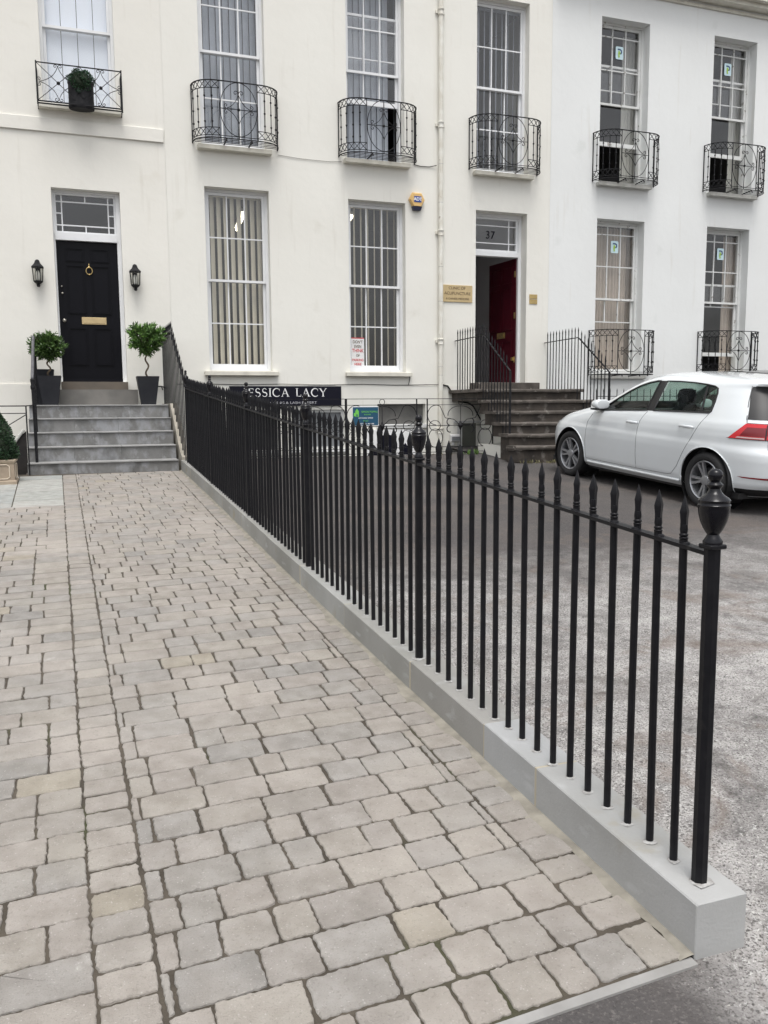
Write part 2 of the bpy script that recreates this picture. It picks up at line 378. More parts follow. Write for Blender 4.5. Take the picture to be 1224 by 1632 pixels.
# ------------------------------------------------------------------ ground
def ground():
    b = MB(); xs = [-80, -.72, 1.42, 6.3, 8.5, 90]; ys = [-80, 0, 12.1, 13.2, 14.25, 90]
    for i in range(5):
        for j in range(5):
            if (i == 0 and j in (2, 3)) or (i in (2, 4) and j == 3): continue
            q = [(xs[i], ys[j]), (xs[i+1], ys[j]), (xs[i+1], ys[j+1]), (xs[i], ys[j+1])]
            b.add([(x, y, gz(x, y)-.012) for x, y in q], [(0, 1, 2, 3)])
    tag(b.build('ground', 'tarmac'), kind='structure')
    b = MB()
    for x0, x1, y0 in ((-6, -.72, 12.1), (1.42, 6.3, 13.2), (8.5, 20, 13.2)):
        b.box(x0-.1, x1+.1, y0-.1, 14.3, -1.05, -.95)
        zt = gz(x0, y0)-.03
        b.box(x0, x1, y0-.12, y0-.004, -.95, zt)
        b.box(x0-.1, x0-.004, y0, 14.19, -.95, gz(0, y0)-.03); b.box(x1+.004, x1+.1, y0, 14.19, -.95, gz(0, y0)-.03)
    tag(b.build('light_well', 'wellfloor'), kind='structure')
ground()

# ------------------------------------------------------------------ paved drive
TILT = .062
def front_y(x): return 1.833+.064*(x-1.56)
def skew(v, y): return v-.0235*(y-2.1)
J1, J2, JN, JC = -.03, .135, 1.386, 1.556
def tone():
    t = random.random()
    base = random.choice([(.330, .308, .290), (.322, .304, .289), (.312, .300, .289), (.338, .316, .295), (.312, .300, .286), (.322, .304, .286), (.334, .314, .290)])
    if t < .018: base = (.338, .312, .268)
    if t > .94: base = (.284, .276, .268)
    k = random.uniform(.95, 1.05)*.90; base = (base[0]*1.015, base[1], base[2]*.965)
    return tuple(c*k for c in base)
def paver(b, v0, v1, y0, y1, ytilt=None):
    """one tumbled paver between the joints, as an irregular block with worn edges"""
    near = y0 < 4.5; g = random.uniform(.0028, .0043) if near else (.0034 if y0 < 7 else .0020)
    v0 += g; v1 -= g; y0 += g; y1 -= g
    w = v1-v0; h = y1-y0
    if w < .010 or h < .02: return
    J = lambda k: random.uniform(-k, k)
    q = min(.0045, w*.08)
    C = [Vector((v0+J(q), y0+J(.003))), Vector((v1+J(q), y0+J(.003))), Vector((v1+J(q), y1+J(.003))), Vector((v0+J(q), y1+J(.003)))]
    step = .012 if y0 < 3.0 else (.02 if near else (.05 if y0 < 8 else .09))
    cen = sum(C, Vector((0, 0)))/4
    rings = [(0, -.010), (.0015, -.003), (.0038, -.0006), (.006, 0)] if near else [(0, -.006 if y0 < 7 else -.0045), (.004, 0)]
    m_ = min(w, h)*.30; rings = [(min(i_, m_), z_) for i_, z_ in rings]
    cr = random.uniform(.007, .014) if min(w, h) > .05 else .003
    amp = .0034 if near else .0022
    # outline samples with inward direction, corners slightly worn
    P = []
    for i in range(4):
        a, e = C[i], C[(i+1) % 4]; d = (e-a); L = d.length; d /= L; nrm = Vector((-d.y, d.x)); k = max(2, int(L/step))
        ph = random.random()*6.28
        for j in range(k+1):
            t = cr*.55+j/k*(L-cr*1.1); cut = max(0, 1-min(t, L-t)/(cr*1.2)) 
            off = amp*(math.sin(ph+t*70)*.35+math.sin(ph*3+t*190)*.35+random.uniform(-1, 1)*.6)
            dirn = nrm.copy()
            if cut > 0: dirn = (nrm+(d if t < L/2 else -d)*cut*.8).normalized()
            P.append((a+d*t+nrm*(off+cut*cr*.40), dirn))
    b.cur = tone(); lift = random.uniform(-.002, .0015); ta, tb = random.uniform(-.01, .01), random.uniform(-.01, .01)
    n = len(P); vs = []
    for ins, dz in rings:
        for p_, dn in P:
            qq = p_+dn*ins
            X = skew(qq.x, qq.y); Y = qq.y+TILT*(X-1.4)
            vs.append((X, Y, gz(X, Y)+dz+lift+ta*(qq.x-cen.x)+tb*(qq.y-cen.y)+(random.uniform(-.0008, .0008) if near and 0 < ins < .006 else 0)))
    fs = []
    for r in range(len(rings)-1):
        for i in range(n): fs.append((r*n+i, r*n+(i+1) % n, (r+1)*n+(i+1) % n, (r+1)*n+i))
    X = skew(cen.x, cen.y); Y = cen.y+TILT*(X-1.4); vs.append((X, Y, gz(X, Y)+lift+.0006)); m0 = (len(rings)-1)*n
    for i in range(n): fs.append((m0+i, m0+(i+1) % n, len(rings)*n))
    b.add(vs, fs)

def drive():
    b = MB(); YE = 12.02; r = random
    y = 1.826
    # soldier course along the front edging
    v = JC
    while v > -3.0:
        w = r.choice((.118, .125, .16)); paver(b, v-w, v, y, y+.165); v -= w
    y += .165; pitch = .1625
    while y < YE:
        y1 = min(y+pitch, YE)
        v = J2+r.choice((.03, .06, .09, .12))
        paver(b, J2, v, y, y1)
        while v < JN-.001:
            w = r.choice((.125, .165, .165, .245, .245)); 
            if v+w > JN-.03: w = JN-v
            if w > .26: w = w/2
            paver(b, v, v+w, y, y1); v += w
        v = J1
        while v > -3.0:
            w = r.choice((.125, .165, .165, .245, .245)); 
            if not (y > 9.7 and v > -1.6 and v <= J1): paver(b, v-w, v, y, y1)
            v -= w
        y += pitch
    for a, c in ((J1, J2), (JN, JC)):
        y = 2.005
        while y < YE:
            p = .1235; paver(b, a, c, y, min(y+p, YE)); y += p
    # grey slabs by the steps
    for i, x0 in enumerate((-1.65, -1.05, -.55)):
        x1 = (-1.05, -.55, J1)[i]; y = 9.72
        while y < 11.9:
            y1 = min(y+r.choice((.4, .55, .6)), 12.0)
            b.cur = r.choice([(.34, .35, .33), (.37, .375, .355), (.32, .335, .325)])
            q = [(x0+.006, y+.006), (x1-.006, y+.006), (x1-.006, y1-.006), (x0+.006, y1-.006)]
            vs = []
            for dz in (-.01, .001):
                for px, py in q:
                    X = skew(px, py); Y = py+TILT*(X-1.4); vs.append((X, Y, gz(X, Y)+dz))
            b.add(vs, [(4, 5, 6, 7), (0, 1, 5, 4), (1, 2, 6, 5), (2, 3, 7, 6), (3, 0, 4, 7)])
            y = y1
    b.cur = None
    tag(b.build('paved_drive', 'paver', smooth=False), kind='structure')
    # joint bed
    b = MB(); n = 40
    vs = []
    for i in range(n+1):
        yy = 1.80+(12.2-1.80)*i/n
        for v in (-3.1, JC+.05):
            X = skew(v, yy); Y = yy+TILT*(X-1.4) if i else front_y(X)-.004; vs.append((X, Y, gz(X, Y)-.0068+.0032*min(1, max(0, (yy-4)/3))))
    b.add(vs, [(2*i, 2*i+1, 2*i+3, 2*i+2) for i in range(n)])
    tag(b.build('joint_bed', 'joint'), kind='structure')
    # mortar haunch beside the kerb
    b = MB(); vs = []; n = 90
    for i in range(n+1):
        yy = 1.826+(12.0-1.826)*i/n; cx = kerb_left(yy)
        wob = .012*math.sin(i*1.7)+.008*math.sin(i*.6)+random.uniform(-.006, .006)
        for k, (dx, dz) in enumerate(((-.050+wob*1.6, -.003), (-.022+wob*.5, .0028), (.004, .006))):
            vs.append((cx+dx, yy, gz(cx, yy)+dz))
    b.add(vs, [(3*i+k, 3*i+k+1, 3*i+4+k, 3*i+3+k) for i in range(n) for k in (0, 1)])
    tag(b.build('mortar_haunch', 'mortar', smooth=True), kind='structure')
    # concrete edging strip at the street end
    b = MB(); random.seed(4)
    pts = [(-3.2+i*.8) for i in range(7)]; pts[-1] = 1.585
    for i in range(6):
        x0, x1 = pts[i]+.002, pts[i+1]-.002
        ya, yb = front_y(x0), front_y(x1)
        lo = [(x0, ya-.034, 0), (x1, yb-.034, 0), (x0, ya-.003, 0), (x1, yb-.003, 0)]
        b.hexa([(x, y, gz(x, y)-.03) for x, y, _ in lo]+[(x, y, gz(x, y)-.005) for x, y, _ in lo])
    tag(b.build('kerb_strip', 'edging'), kind='structure')
FL = [(1.673, 1.914), (1.577, 3.90), (1.500, 5.84), (1.445, 7.80), (1.392, 9.75), (1.348, 11.65)]
def fence_x(y):
    P = FL
    if y <= P[0][1]: i = 0
    elif y >= P[-1][1]: i = len(P)-2
    else: i = max(k for k in range(len(P)-1) if P[k][1] <= y)
    (x0, y0), (x1, y1) = P[i], P[i+1]; return x0+(x1-x0)*(y-y0)/(y1-y0)
KL = [(1.590, 1.82), (1.548, 2.9), (1.512, 3.87), (1.46, 5.5), (1.418, 7.07), (1.385, 8.67), (1.338, 10.5), (1.288, 12.0)]
def kerb_left(y):
    for (xa, ya), (xb, yb) in zip(KL, KL[1:]):
        if y <= yb: break
    return xa+(xb-xa)*(y-ya)/(yb-ya)
drive()

# ------------------------------------------------------------------ kerb wall under the railing
KH = .158
def kerb_wall():
    t = thing('kerb_wall', 'low smooth pale grey stone kerb between brick drive and rough forecourt', 'kerb', (1.68, 1.82, gz(1.68, 1.82)))
    b = MB(); SC = [(1, 1, 1), (.98, .99, 1), (.80, .78, .74), (.84, .83, .79), (.92, .92, .89), (.78, .77, .73), (.86, .85, .81), (.80, .79, .75), (.84, .83, .79), (.8, .79, .76), (.84, .83, .8), (.8, .8, .78)]; ys = [1.818, 2.68, 3.09, 3.87, 4.9, 5.9, 6.95, 8.0, 9.0, 10.1, 11.2, 12.0]
    j = MB()
    for i in range(len(ys)-1):
        y0, y1 = ys[i]+.006, ys[i+1]-.006
        L0, L1 = kerb_left(y0), kerb_left(y1); w = .181; b.cur = tuple(q_*w_ for q_, w_ in zip(SC[i], (.395, .397, .395))); dl = random.uniform(-.003, .003) if i > 1 else 0; L0 += dl; L1 += dl
        z0, z1 = gz(1.6, y0), gz(1.5, y1); drop = (0, 0, .006, .009)[min(i, 3)]; z0 -= drop; z1 -= drop
        c = .004
        def ring(yy, L, z, ins):
            return [(L+ins, yy, z-.10), (L+ins, yy, z+KH-c-ins), (L+c+ins, yy, z+KH-ins), (L+w-c-ins, yy, z+KH-ins), (L+w-ins, yy, z+KH-c-ins), (L+w-ins, yy, z-.10)]
        vs = ring(y0, L0, z0, .003)+ring(y0+.003, L0, z0, 0)+ring(y1-.003, L1, z1, 0)+ring(y1, L1, z1, .003)
        fs = [(0, 1, 2, 3, 4, 5), tuple(range(18, 24))]
        for r in range(3):
            for k in range(6): fs.append((r*6+k, r*6+(k+1) % 6, r*6+6+(k+1) % 6, r*6+6+k))
        b.add(vs, fs)
        if i:
            L0 -= 0; j.hexa([(x, y, z) for z in (z0-.1, z0+KH-.002) for y in (ys[i]-.0075, ys[i]+.0075) for x in (L0+.0015, L0+w-.0015)])
    b.build('kerb_block', 'kerb', t); j.build('joint', 'kerbjoint', t)
    m = MB()
    for x, y, r in COLL:
        z = gz(x, y)+KH-(0 if y < 3.09 else (.006 if y < 3.87 else .009)); n = 9; vs = [(x, y, z+.009)]; 
        for k in range(n):
            a = 6.283*k/n; rr = r*random.uniform(1.25, 1.9); vs.append((x+rr*math.cos(a), y+rr*math.sin(a), z+.001))
        m.add(vs, [(0, 1+k, 1+(k+1) % n) for k in range(n)])
    m.build('mortar', 'mortarlight', t)
M['mortarlight'] = mat('pale_mortar', (.45, .45, .44), .9, c2=(.25, .24, .23), scale=60)
COLL = []

# ------------------------------------------------------------------ driveway railing
def picket_mesh(h, r=.0122, tip=.145, n=10, sink=.02):
    b = MB()
    b.lathe([(r, -sink), (r, h+.018)], n=n)
    z = h+.018
    b.lathe([(r*.95, z), (r*1.08, z+.003), (r*1.08, z+.006), (r*.85, z+.009), (r*1.08, z+.012), (r*1.08, z+.016), (r*.85, z+.019), (r*1.0, z+.030), (r*.85, z+.045)], n=n)
    s0 = .145
    k = tip/s0
    b.lathe([(r*1.1, z+.030*k), (r*1.1, z+.058*k), (r*1.30, z+.078*k), (r*1.36, z+.083*k), (r*.80, z+.106*k), (.0006, z+.132*k)], n=4, sy=.72, ph=0)
    return b
def post_mesh(h):
    b = MB(); r = .0240
    b.lathe([(r, -.02), (r, h)], n=8, ph=math.pi/8)
    b.bevbox(-.028, .028, -.028, .028, h-.004, h+.009, .003)
    u = MB()
    K = .87
    u.lathe([(r_*1.03, h+.009+(z_-h-.009)*K) for r_, z_ in [(.026, h+.009), (.027, h+.018), (.020, h+.030), (.016, h+.040), (.020, h+.047), (.023, h+.052), (.028, h+.062), (.036, h+.085), (.040, h+.105),
             (.042, h+.122), (.042, h+.134), (.044, h+.137), (.041, h+.141), (.041, h+.150), (.043, h+.153), (.038, h+.160), (.026, h+.170), (.018, h+.180), (.015, h+.190), (.020, h+.196), (.022, h+.203), (.017, h+.209),
             (.013, h+.214), (.018, h+.221), (.0205, h+.232), (.019, h+.243), (.012, h+.252), (.001, h+.255)]], n=20)
    return b, u
def drive_railing():
    x0, y0 = FL[0]; z0 = gz(x0, y0)+KH
    t = thing('iron_railing', 'long black spear-topped iron railing on the pale kerb beside the brick drive', 'railing', (x0, y0, z0))
    RH = .99
    pk = picket_mesh(RH).build('picket', 'iron', t, smooth=True, local=True, ang=35)
    pb, ub = post_mesh(RH+.02)
    first = True; fp = True
    def lz(x, y): return gz(x, y)+KH-z0
    for k, (x, y) in enumerate(FL):
        if first:
            p = pb.build('post', 'iron', t, smooth=True, local=True, ang=30); u = ub.build('urn_finial', 'ironglossy', p, smooth=True, local=True, ang=50)
            p.location = (0, 0, 0); first = False; P0, U0 = p, u
        else:
            p = inst(P0, t, (x-x0, y-y0, lz(x, y)), scale=(.86, .86, 1)); u = inst(U0, p, (0, 0, 0))
        COLL.append((x, y, .024))
        if k < len(FL)-1:
            xn, yn = FL[k+1]
            for i in range(1, 18):
                f = i/18; X = x+(xn-x)*f; Y = y+(yn-y)*f
                if fp: o = pk; fp = False; o.location = (X-x0, Y-y0, lz(X, Y))
                else: o = inst(pk, t, (X-x0, Y-y0, lz(X, Y)))
                o.rotation_euler = (random.uniform(-.004, .004), random.uniform(-.004, .004), random.uniform(-.3, .3))
                COLL.append((X, Y, .0135))
    b = MB()
    for k in range(len(FL)-1):
        (xa, ya), (xb, yb) = FL[k], FL[k+1]; d = Vector((xb-xa, yb-ya, 0)).normalized(); nrm = Vector((d.y, -d.x, 0))*.0165
        za, zb = gz(xa, ya)+KH+RH, gz(xb, yb)+KH+RH
        A = Vector((xa, ya, za)); B = Vector((xb, yb, zb))
        vs = []
        for dz in (-.006, .006):
            for q in (A, B): vs += [q-nrm+Vector((0, 0, dz)), q+nrm+Vector((0, 0, dz))]
        b.hexa(vs)
        for i in range(1, 18):                       # weld seats where the pickets pass the bar
            f = i/18; c = A.lerp(B, f); b.lathe([(.0165, .004), (.0145, .010), (.0105, .0125)], c, 10)
    b.build('rail', 'iron', t)
    return t
M['ironglossy'] = mat('gloss_black_iron', (.006, .006, .009), .2, c2=(.01, .01, .012), scale=20, spec=.3)
drive_railing(); kerb_wall()

# ------------------------------------------------------------------ left steps
SX0, SX1 = -.69, 1.255
STEP = [(12.0, 1.028), (12.29, 1.224), (12.58, 1.415), (12.87, 1.606), (13.16, 1.795)]
def left_steps():
    t = thing('stone_steps', 'wide grey stone steps rising to the black front door', 'steps', (.3, 12.0, gz(.3, 12)))
    b = MB(); tr = MB()
    for k, (y, z) in enumerate(STEP):
        z0 = gz(0, 12)-.06 if k == 0 else STEP[k-1][1]-.002
        yb = 14.19
        # riser built from three blocks with tight joints
        xs = [SX0, SX0+random.uniform(.5, .8), SX0+random.uniform(1.1, 1.4), SX1]
        for i in range(3): b.box(xs[i]+.0012, xs[i+1]-.0012, y+.012, yb-.003*k, z0, z-.02)
        for i in range(3):
            dy = random.uniform(0, .006)
            tr.bevbox(xs[i]+.0012, xs[i+1]-.0012, y-.006-dy, (STEP[k+1][0]+.03 if k < 4 else 14.185), z-.02+random.uniform(0, .003), z, .003)
    b.build('riser', 'slate', t); tr.build('tread', 'treadstone', t)
    b = MB(); b.box(-.30, .86, 13.78, 14.185, 1.796, 2.03); b.build('riser', 'slate2', t)
    b = MB(); b.box(-.255, .728, 13.98, 14.335, 2.031, 2.155); b.build('door_step', 'brownstep', t)
    # sloping side string on the right with the railing on it
    b = MB()
    prof = [(11.98, .80), (11.98, 1.06), (12.2, 1.16), (13.10, 1.81), (14.18, 1.81), (14.18, .8)]
    b.prism(prof, lambda y, z, d: (d-.02*(y-12), y, z), 1.298, 1.40)
    b.build('side_string', 'stringstone', t)
M['slate2'] = mat('grey_wet_stone', (.20, .19, .175), .8, c2=(.14, .135, .125), scale=3, bump=.001)
M['brownstep'] = mat('brown_step', (.15, .125, .10), .8, c2=(.11, .095, .08), scale=3)
M['stringstone'] = mat('buff_string_stone', (.36, .33, .28), .85, c2=(.26, .24, .20), scale=5, bump=.002)
left_steps()

def stair_railing():
    x0, y0 = FL[-1]; zb = gz(x0, y0)+KH
    t = thing('stair_railing', 'black spiked iron railing climbing beside the grey steps to the wall', 'railing', (x0, y0, zb))
    def base(y): return zb if y < 12.0 else (1.06+(y-11.98)*(.10/.22) if y < 12.2 else (1.16+(y-12.2)*(.65/.9) if y < 13.1 else 1.81))
    def top(y): return 1.99+(y-11.65)*(.86/1.35) if y < 13.0 else 2.85
    X = lambda y: 1.348-.024*(y-11.65)
    n = 18
    for i in range(n):
        y = 11.75+(14.12-11.75)*i/(n-1)
        bz, tz = base(y), top(y)
        b = picket_mesh(tz-bz, r=.0075, tip=.16, n=6); o = b.build('picket', 'iron', t, smooth=True, local=True, ang=35); o.location = (X(y)-x0, y-y0, bz-zb)
    b = MB(); pts = [(X(y), y, top(y)) for y in (11.65, 12.3, 12.96, 13.04, 13.6, 14.19)]
    b.tube(pts, .01, 4, flat=(.022, .010)); b.build('rail', 'iron', t)
stair_railing()

def left_handrail():
    x, y, z = -.575, 12.12, 1.03
    t = thing('handrail', 'black iron newel and handrail at the left edge of grey steps', 'handrail', (x, y, z))
    b = MB(); b.lathe([(.019, -.01), (.019, .60), (.022, .98)], (x, y, z), 8)
    b.lathe([(.020, .95), (.030, .98), (.032, 1.0), (.022, 1.02), (.028, 1.07), (.030, 1.09), (.020, 1.10)], (x, y, z), 12)
    b.build('newel', 'ironold', t, smooth=True, ang=40)
    b = MB(); b.tube([(x, y, z+1.10), (x, 12.2, z+1.16), (x-.01, 13.2, z+1.72), (x-.03, 13.6, z+1.77), (x-.04, 14.19, z+1.77)], .02, 6, flat=(.022, .016)); b.build('rail', 'irongrey', t, smooth=True)
    for k in range(5):
        yy = 12.45+k*.38; bz = [1.224, 1.415, 1.606, 1.795, 1.795][k]; tz = z+1.16+(min(yy, 13.2)-12.2)*.56
        b = MB(); b.tube([(x-.005*k, yy, bz-.01), (x-.005*k, yy, tz)], .009, 6); b.build('baluster', 'ironold', t)
left_handrail()

# ------------------------------------------------------------------ houses
def wall(b, x0, x1, z0, z1, ops, y=YF, th=.35):
    xs = sorted({x0, x1, *[o[0] for o in ops], *[o[1] for o in ops]}); zs = sorted({z0, z1, *[o[2] for o in ops], *[o[3] for o in ops]})
    inside = lambda cx, cz: any(o[0] < cx < o[1] and o[2] < cz < o[3] for o in ops)
    for i in range(len(xs)-1):
        for k in range(len(zs)-1):
            a, c, p, q = xs[i], xs[i+1], zs[k], zs[k+1]
            if inside((a+c)/2, (p+q)/2): continue
            b.add([(a, y, p), (c, y, p), (c, y, q), (a, y, q)], [(0, 1, 2, 3)])
            b.add([(a, y+th, p), (c, y+th, p), (c, y+th, q), (a, y+th, q)], [(3, 2, 1, 0)])
    for a, c, p, q in ops:
        for u, v in (((a, p), (a, q)), ((c, p), (c, q)), ((a, p), (c, p)), ((a, q), (c, q))):
            b.add([(u[0], y, u[1]), (v[0], y, v[1]), (v[0], y+th, v[1]), (u[0], y+th, u[1])], [(0, 1, 2, 3)])

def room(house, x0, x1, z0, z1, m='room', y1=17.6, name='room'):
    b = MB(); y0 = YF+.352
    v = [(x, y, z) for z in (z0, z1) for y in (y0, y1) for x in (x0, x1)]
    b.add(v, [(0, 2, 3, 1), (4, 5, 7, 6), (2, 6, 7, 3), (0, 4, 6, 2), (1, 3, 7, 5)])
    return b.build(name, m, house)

def house(name, label, x0, x1, m, ops, zt=11.0):
    t = thing(name, label, 'house', (x0, YF, gz(x0, YF)))
    b = MB(); wall(b, x0+.001, x1-.001, -1.0, zt, ops)
    b.box(x0+.001, x1-.001, 19.8, 20, -1, zt)                      # back wall
    for x in (x0+.001, x1-.201): b.box(x, x+.2, YF+.352, 19.79, -1, zt)
    b.build('wall', m, t)
    b = MB(); b.box(x0+.002, x1-.002, YF-.08, 20.1, zt+.002, zt+.2); b.build('roof', 'roof', t)
    return t

def sash(b, g, x0, x1, z0, z1, y, rows, bar=.020, st=.042, rt=.045, rb=.045, th=.036):
    """rows from the top: (height share, columns)"""
    b.box(x0, x0+st, y, y+th, z0, z1); b.box(x1-st, x1, y, y+th, z0, z1)
    b.box(x0+st, x1-st, y+.001, y+th-.001, z1-rt, z1-.001); b.box(x0+st, x1-st, y+.001, y+th-.001, z0+.001, z0+rb)
    ax, cx, az, cz = x0+st, x1-st, z0+rb, z1-rt; H = cz-az; tot = sum(r[0] for r in rows); z = cz
    for k, (f, n) in enumerate(rows):
        zn = z-H*f/tot
        if k < len(rows)-1: b.box(ax, cx, y+.006, y+th-.006, zn-bar/2, zn+bar/2)
        for i in range(1, n):
            xx = ax+(cx-ax)*i/n; b.box(xx-bar/2, xx+bar/2, y+.004, y+th-.004, zn+(bar/2 if k < len(rows)-1 else 0), z-(bar/2 if k else 0))
        z = zn
    g.box(ax+.001, cx-.001, y+th/2-.002, y+th/2+.002, az+.001, cz-.001)

def window(h, x0, x1, z0, z1, zm, up, lo, raise_=0, m='wood', dep=.15, sill='sillpaint', sillout=.10, sillw=.09, sillh=.075, r=True, bar=.020, lab=None):
    y = YF+dep
    b = MB(); j = .045
    b.box(x0, x0+j, y, y+.13, z0, z1); b.box(x1-j, x1, y, y+.13, z0, z1); b.box(x0+j, x1-j, y+.001, y+.129, z1-j, z1-.001)
    b.box(x0+j, x1-j, y-.01, y+.13, z0+.001, z0+.05)
    w = b.build('window', m, h)
    if lab: w['label'] = lab
    s = MB(); g = MB(); sash(s, g, x0+j+.001, x1-j-.001, zm-.02, z1-j-.002, y+.020, up, bar=bar, rb=.04); s.build('sash', m, w); g.build('pane', 'glass', w)
    s = MB(); g = MB(); sash(s, g, x0+j+.001, x1-j-.001, z0+.052+raise_, zm+.02+raise_, y+.064, lo, bar=bar, rb=.075, rt=.04); s.build('sash', m, w); g.build('pane', 'glass', w)
    b = MB()
    b.bevbox(x0-sillw, x1+sillw, YF-sillout, YF-.002, z0-sillh, z0-.004, .006); b.box(x0+.002, x1-.002, YF-.004, y+.12, z0-sillh+.01, z0+.006)
    b.build('sill', sill, w)
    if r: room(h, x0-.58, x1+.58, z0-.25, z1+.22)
    return w

def slats(w, x0, x1, z0, z1, pitch, width, ang, m, y=14.60, skip=None):
    b = MB(); x = x0+.03; i = 0
    while x < x1-.02:
        a = R(ang)+random.uniform(-.06, .06); dx, dy = math.cos(a)*width/2, math.sin(a)*width/2
        if not (skip and skip(x)):
            vs = []
            for z in (z0, z1):
                for s_ in (-1, -.33, .33, 1):
                    vs.append((x+dx*s_, y+dy*s_-(1-abs(s_))*.008, z))
            b.add(vs, [(0, 1, 5, 4), (1, 2, 6, 5), (2, 3, 7, 6)])
        x += pitch; i += 1
    b.box(x0, x1, y-.02, y+.02, z1, z1+.03)
    return b.build('vertical_blind', m, w)
def curtain(w, x0, x1, z0, z1, m='curtain', y=14.62, amp=.02, per=.07):
    b = MB(); n = max(8, int((x1-x0)/.01)); vs = []
    for i in range(n+1):
        x = x0+(x1-x0)*i/n; yy = y+amp*math.sin(x/per*6.283)+amp*.5*math.sin(x*31)
        vs += [(x, yy, z0), (x, yy, z1)]
    b.add(vs, [(2*i, 2*i+2, 2*i+3, 2*i+1) for i in range(n)]); return b.build('curtain', m, w, smooth=True)

def sticker(w, xc, zc, y):
    b = MB(); hw, hh, c = .085, .115, .025; poly = []
    for sx, sz, a0 in ((1, 1, 0), (-1, 1, 90), (-1, -1, 180), (1, -1, 270)):
        for k in range(4): a = R(a0+k*30); poly.append((sx*(hw-c)+c*math.cos(a), sz*(hh-c)+c*math.sin(a)))
    b.prism(poly, lambda p, q, d: (xc+p, d, zc+q), y, y+.002)
    b.m = 1; pts = [(-.035, .062), (.01, .062), (.038, .05), (.045, .02), (.035, -.005), (.005, -.012)]
    def strip(pts, wd, d):
        for i in range(len(pts)-1):
            a, c2 = Vector(pts[i]), Vector(pts[i+1]); nn = Vector((-(c2-a).y, (c2-a).x)).normalized()*wd/2; e = (c2-a).normalized()*wd*.25
            q = [a-nn-e, c2-nn+e, c2+nn+e, a+nn-e]
            b.add([(xc+p.x, d-.0003*i, zc+p.y) for p in q], [(0, 1, 2, 3)])
    strip(pts, .026, y-.002)
    b.m = 2; strip([(-.012, .03), (-.018, -.02), (-.010, -.075)], .030, y-.006); strip([(-.018, .012), (.012, -.004)], .024, y-.008)
    b.build('sticker', ['sticker', 'dkblue', 'lime'], w)

T4 = [(1, 3), (1, 3)]
# ---- left house
hA = house('cream_house', 'warm cream rendered house with black front door between two lanterns', -6, 1.45, 'cream2',
           [(-.262, .735, 2.16, 5.08), (-.31, .75, 6.27, 9.15), (-3.1, -2.05, 2.35, 5.27)])
hB = house('cream_house', 'cream rendered house with red door and four tall gridded windows', 1.45, 8.37, 'cream',
           [(2.04, 3.09, 2.345, 5.277), (4.46, 5.50, 2.345, 5.255), (6.86, 7.90, 2.16, 5.24), (2.02, 3.07, 5.90, 8.86), (4.45, 5.49, 5.90, 8.86), (6.86, 7.90, 5.90, 8.86),
            (2.42, 3.13, 1.02, 1.70), (3.40, 4.34, 1.02, 1.70), (4.95, 5.87, 1.43, 1.79)])
hC = house('white_house', 'bluish white rendered house behind the car, windows with pale square stickers', 8.37, 17.5, 'white',
           [(9.40, 10.47, 2.33, 5.265), (11.96, 13.02, 2.33, 5.275), (9.41, 10.47, 5.92, 8.87), (11.97, 13.02, 5.92, 8.87), (14.5, 15.55, 2.33, 5.275), (14.5, 15.55, 5.92, 8.87)])
w0 = window(hA, -.31, .75, 6.27, 9.15, 7.46, [(1, 1)], [(1, 1)], m='wood', sill='sillpaint', sillout=.12, sillw=.06)
b = MB()
for i in range(4):
    xa = -.24+i*.235; b.box(xa+.003, xa+.229, 14.48, 14.50, 6.33, 9.0)
    b.box(xa+.035, xa+.04, 14.474, 14.48, 6.4, 8.9); b.box(xa+.19, xa+.195, 14.474, 14.48, 6.4, 8.9)
b.build('shutter', 'shutter', w0)
window(hA, -3.1, -2.05, 2.35, 5.27, 3.82, T4, T4)
# ---- middle house
w1 = window(hB, 2.04, 3.09, 2.345, 5.277, 3.83, T4, T4, lab='lower left white sash window with wide cream slats')
slats(w1, 1.95, 3.30, 2.40, 5.2, .112, .092, 30, 'slatc', y=14.56)
w2 = window(hB, 4.46, 5.50, 2.345, 5.255, 3.84, T4, T4, lab='lower white sash window with parking notice in its corner')
slats(w2, 4.40, 5.80, 2.40, 5.2, .125, .085, 54, 'slatc', y=14.58)
u1 = window(hB, 2.02, 3.07, 5.90, 8.86, 7.40, T4, T4, sillout=.12, sillw=.07)
slats(u1, 1.95, 3.30, 5.9, 8.8, .108, .104, 14, 'slatg', y=14.56)
u2 = window(hB, 4.45, 5.49, 5.90, 8.86, 7.39, T4, T4, raise_=.93, sillout=.12, sillw=.07, lab='upper sash window with its lower sash pushed up')
slats(u2, 4.40, 5.36, 5.9, 8.8, .105, .106, 10, 'slatg', y=14.56); slats(u2, 5.42, 5.8, 5.9, 8.8, .1, .07, 60, 'slatg')
u3 = window(hB, 6.86, 7.90, 5.90, 8.86, 7.40, T4, T4, sillout=.12, sillw=.07)
slats(u3, 6.80, 8.20, 5.9, 8.8, .118, .092, 48, 'slatg', y=14.56)
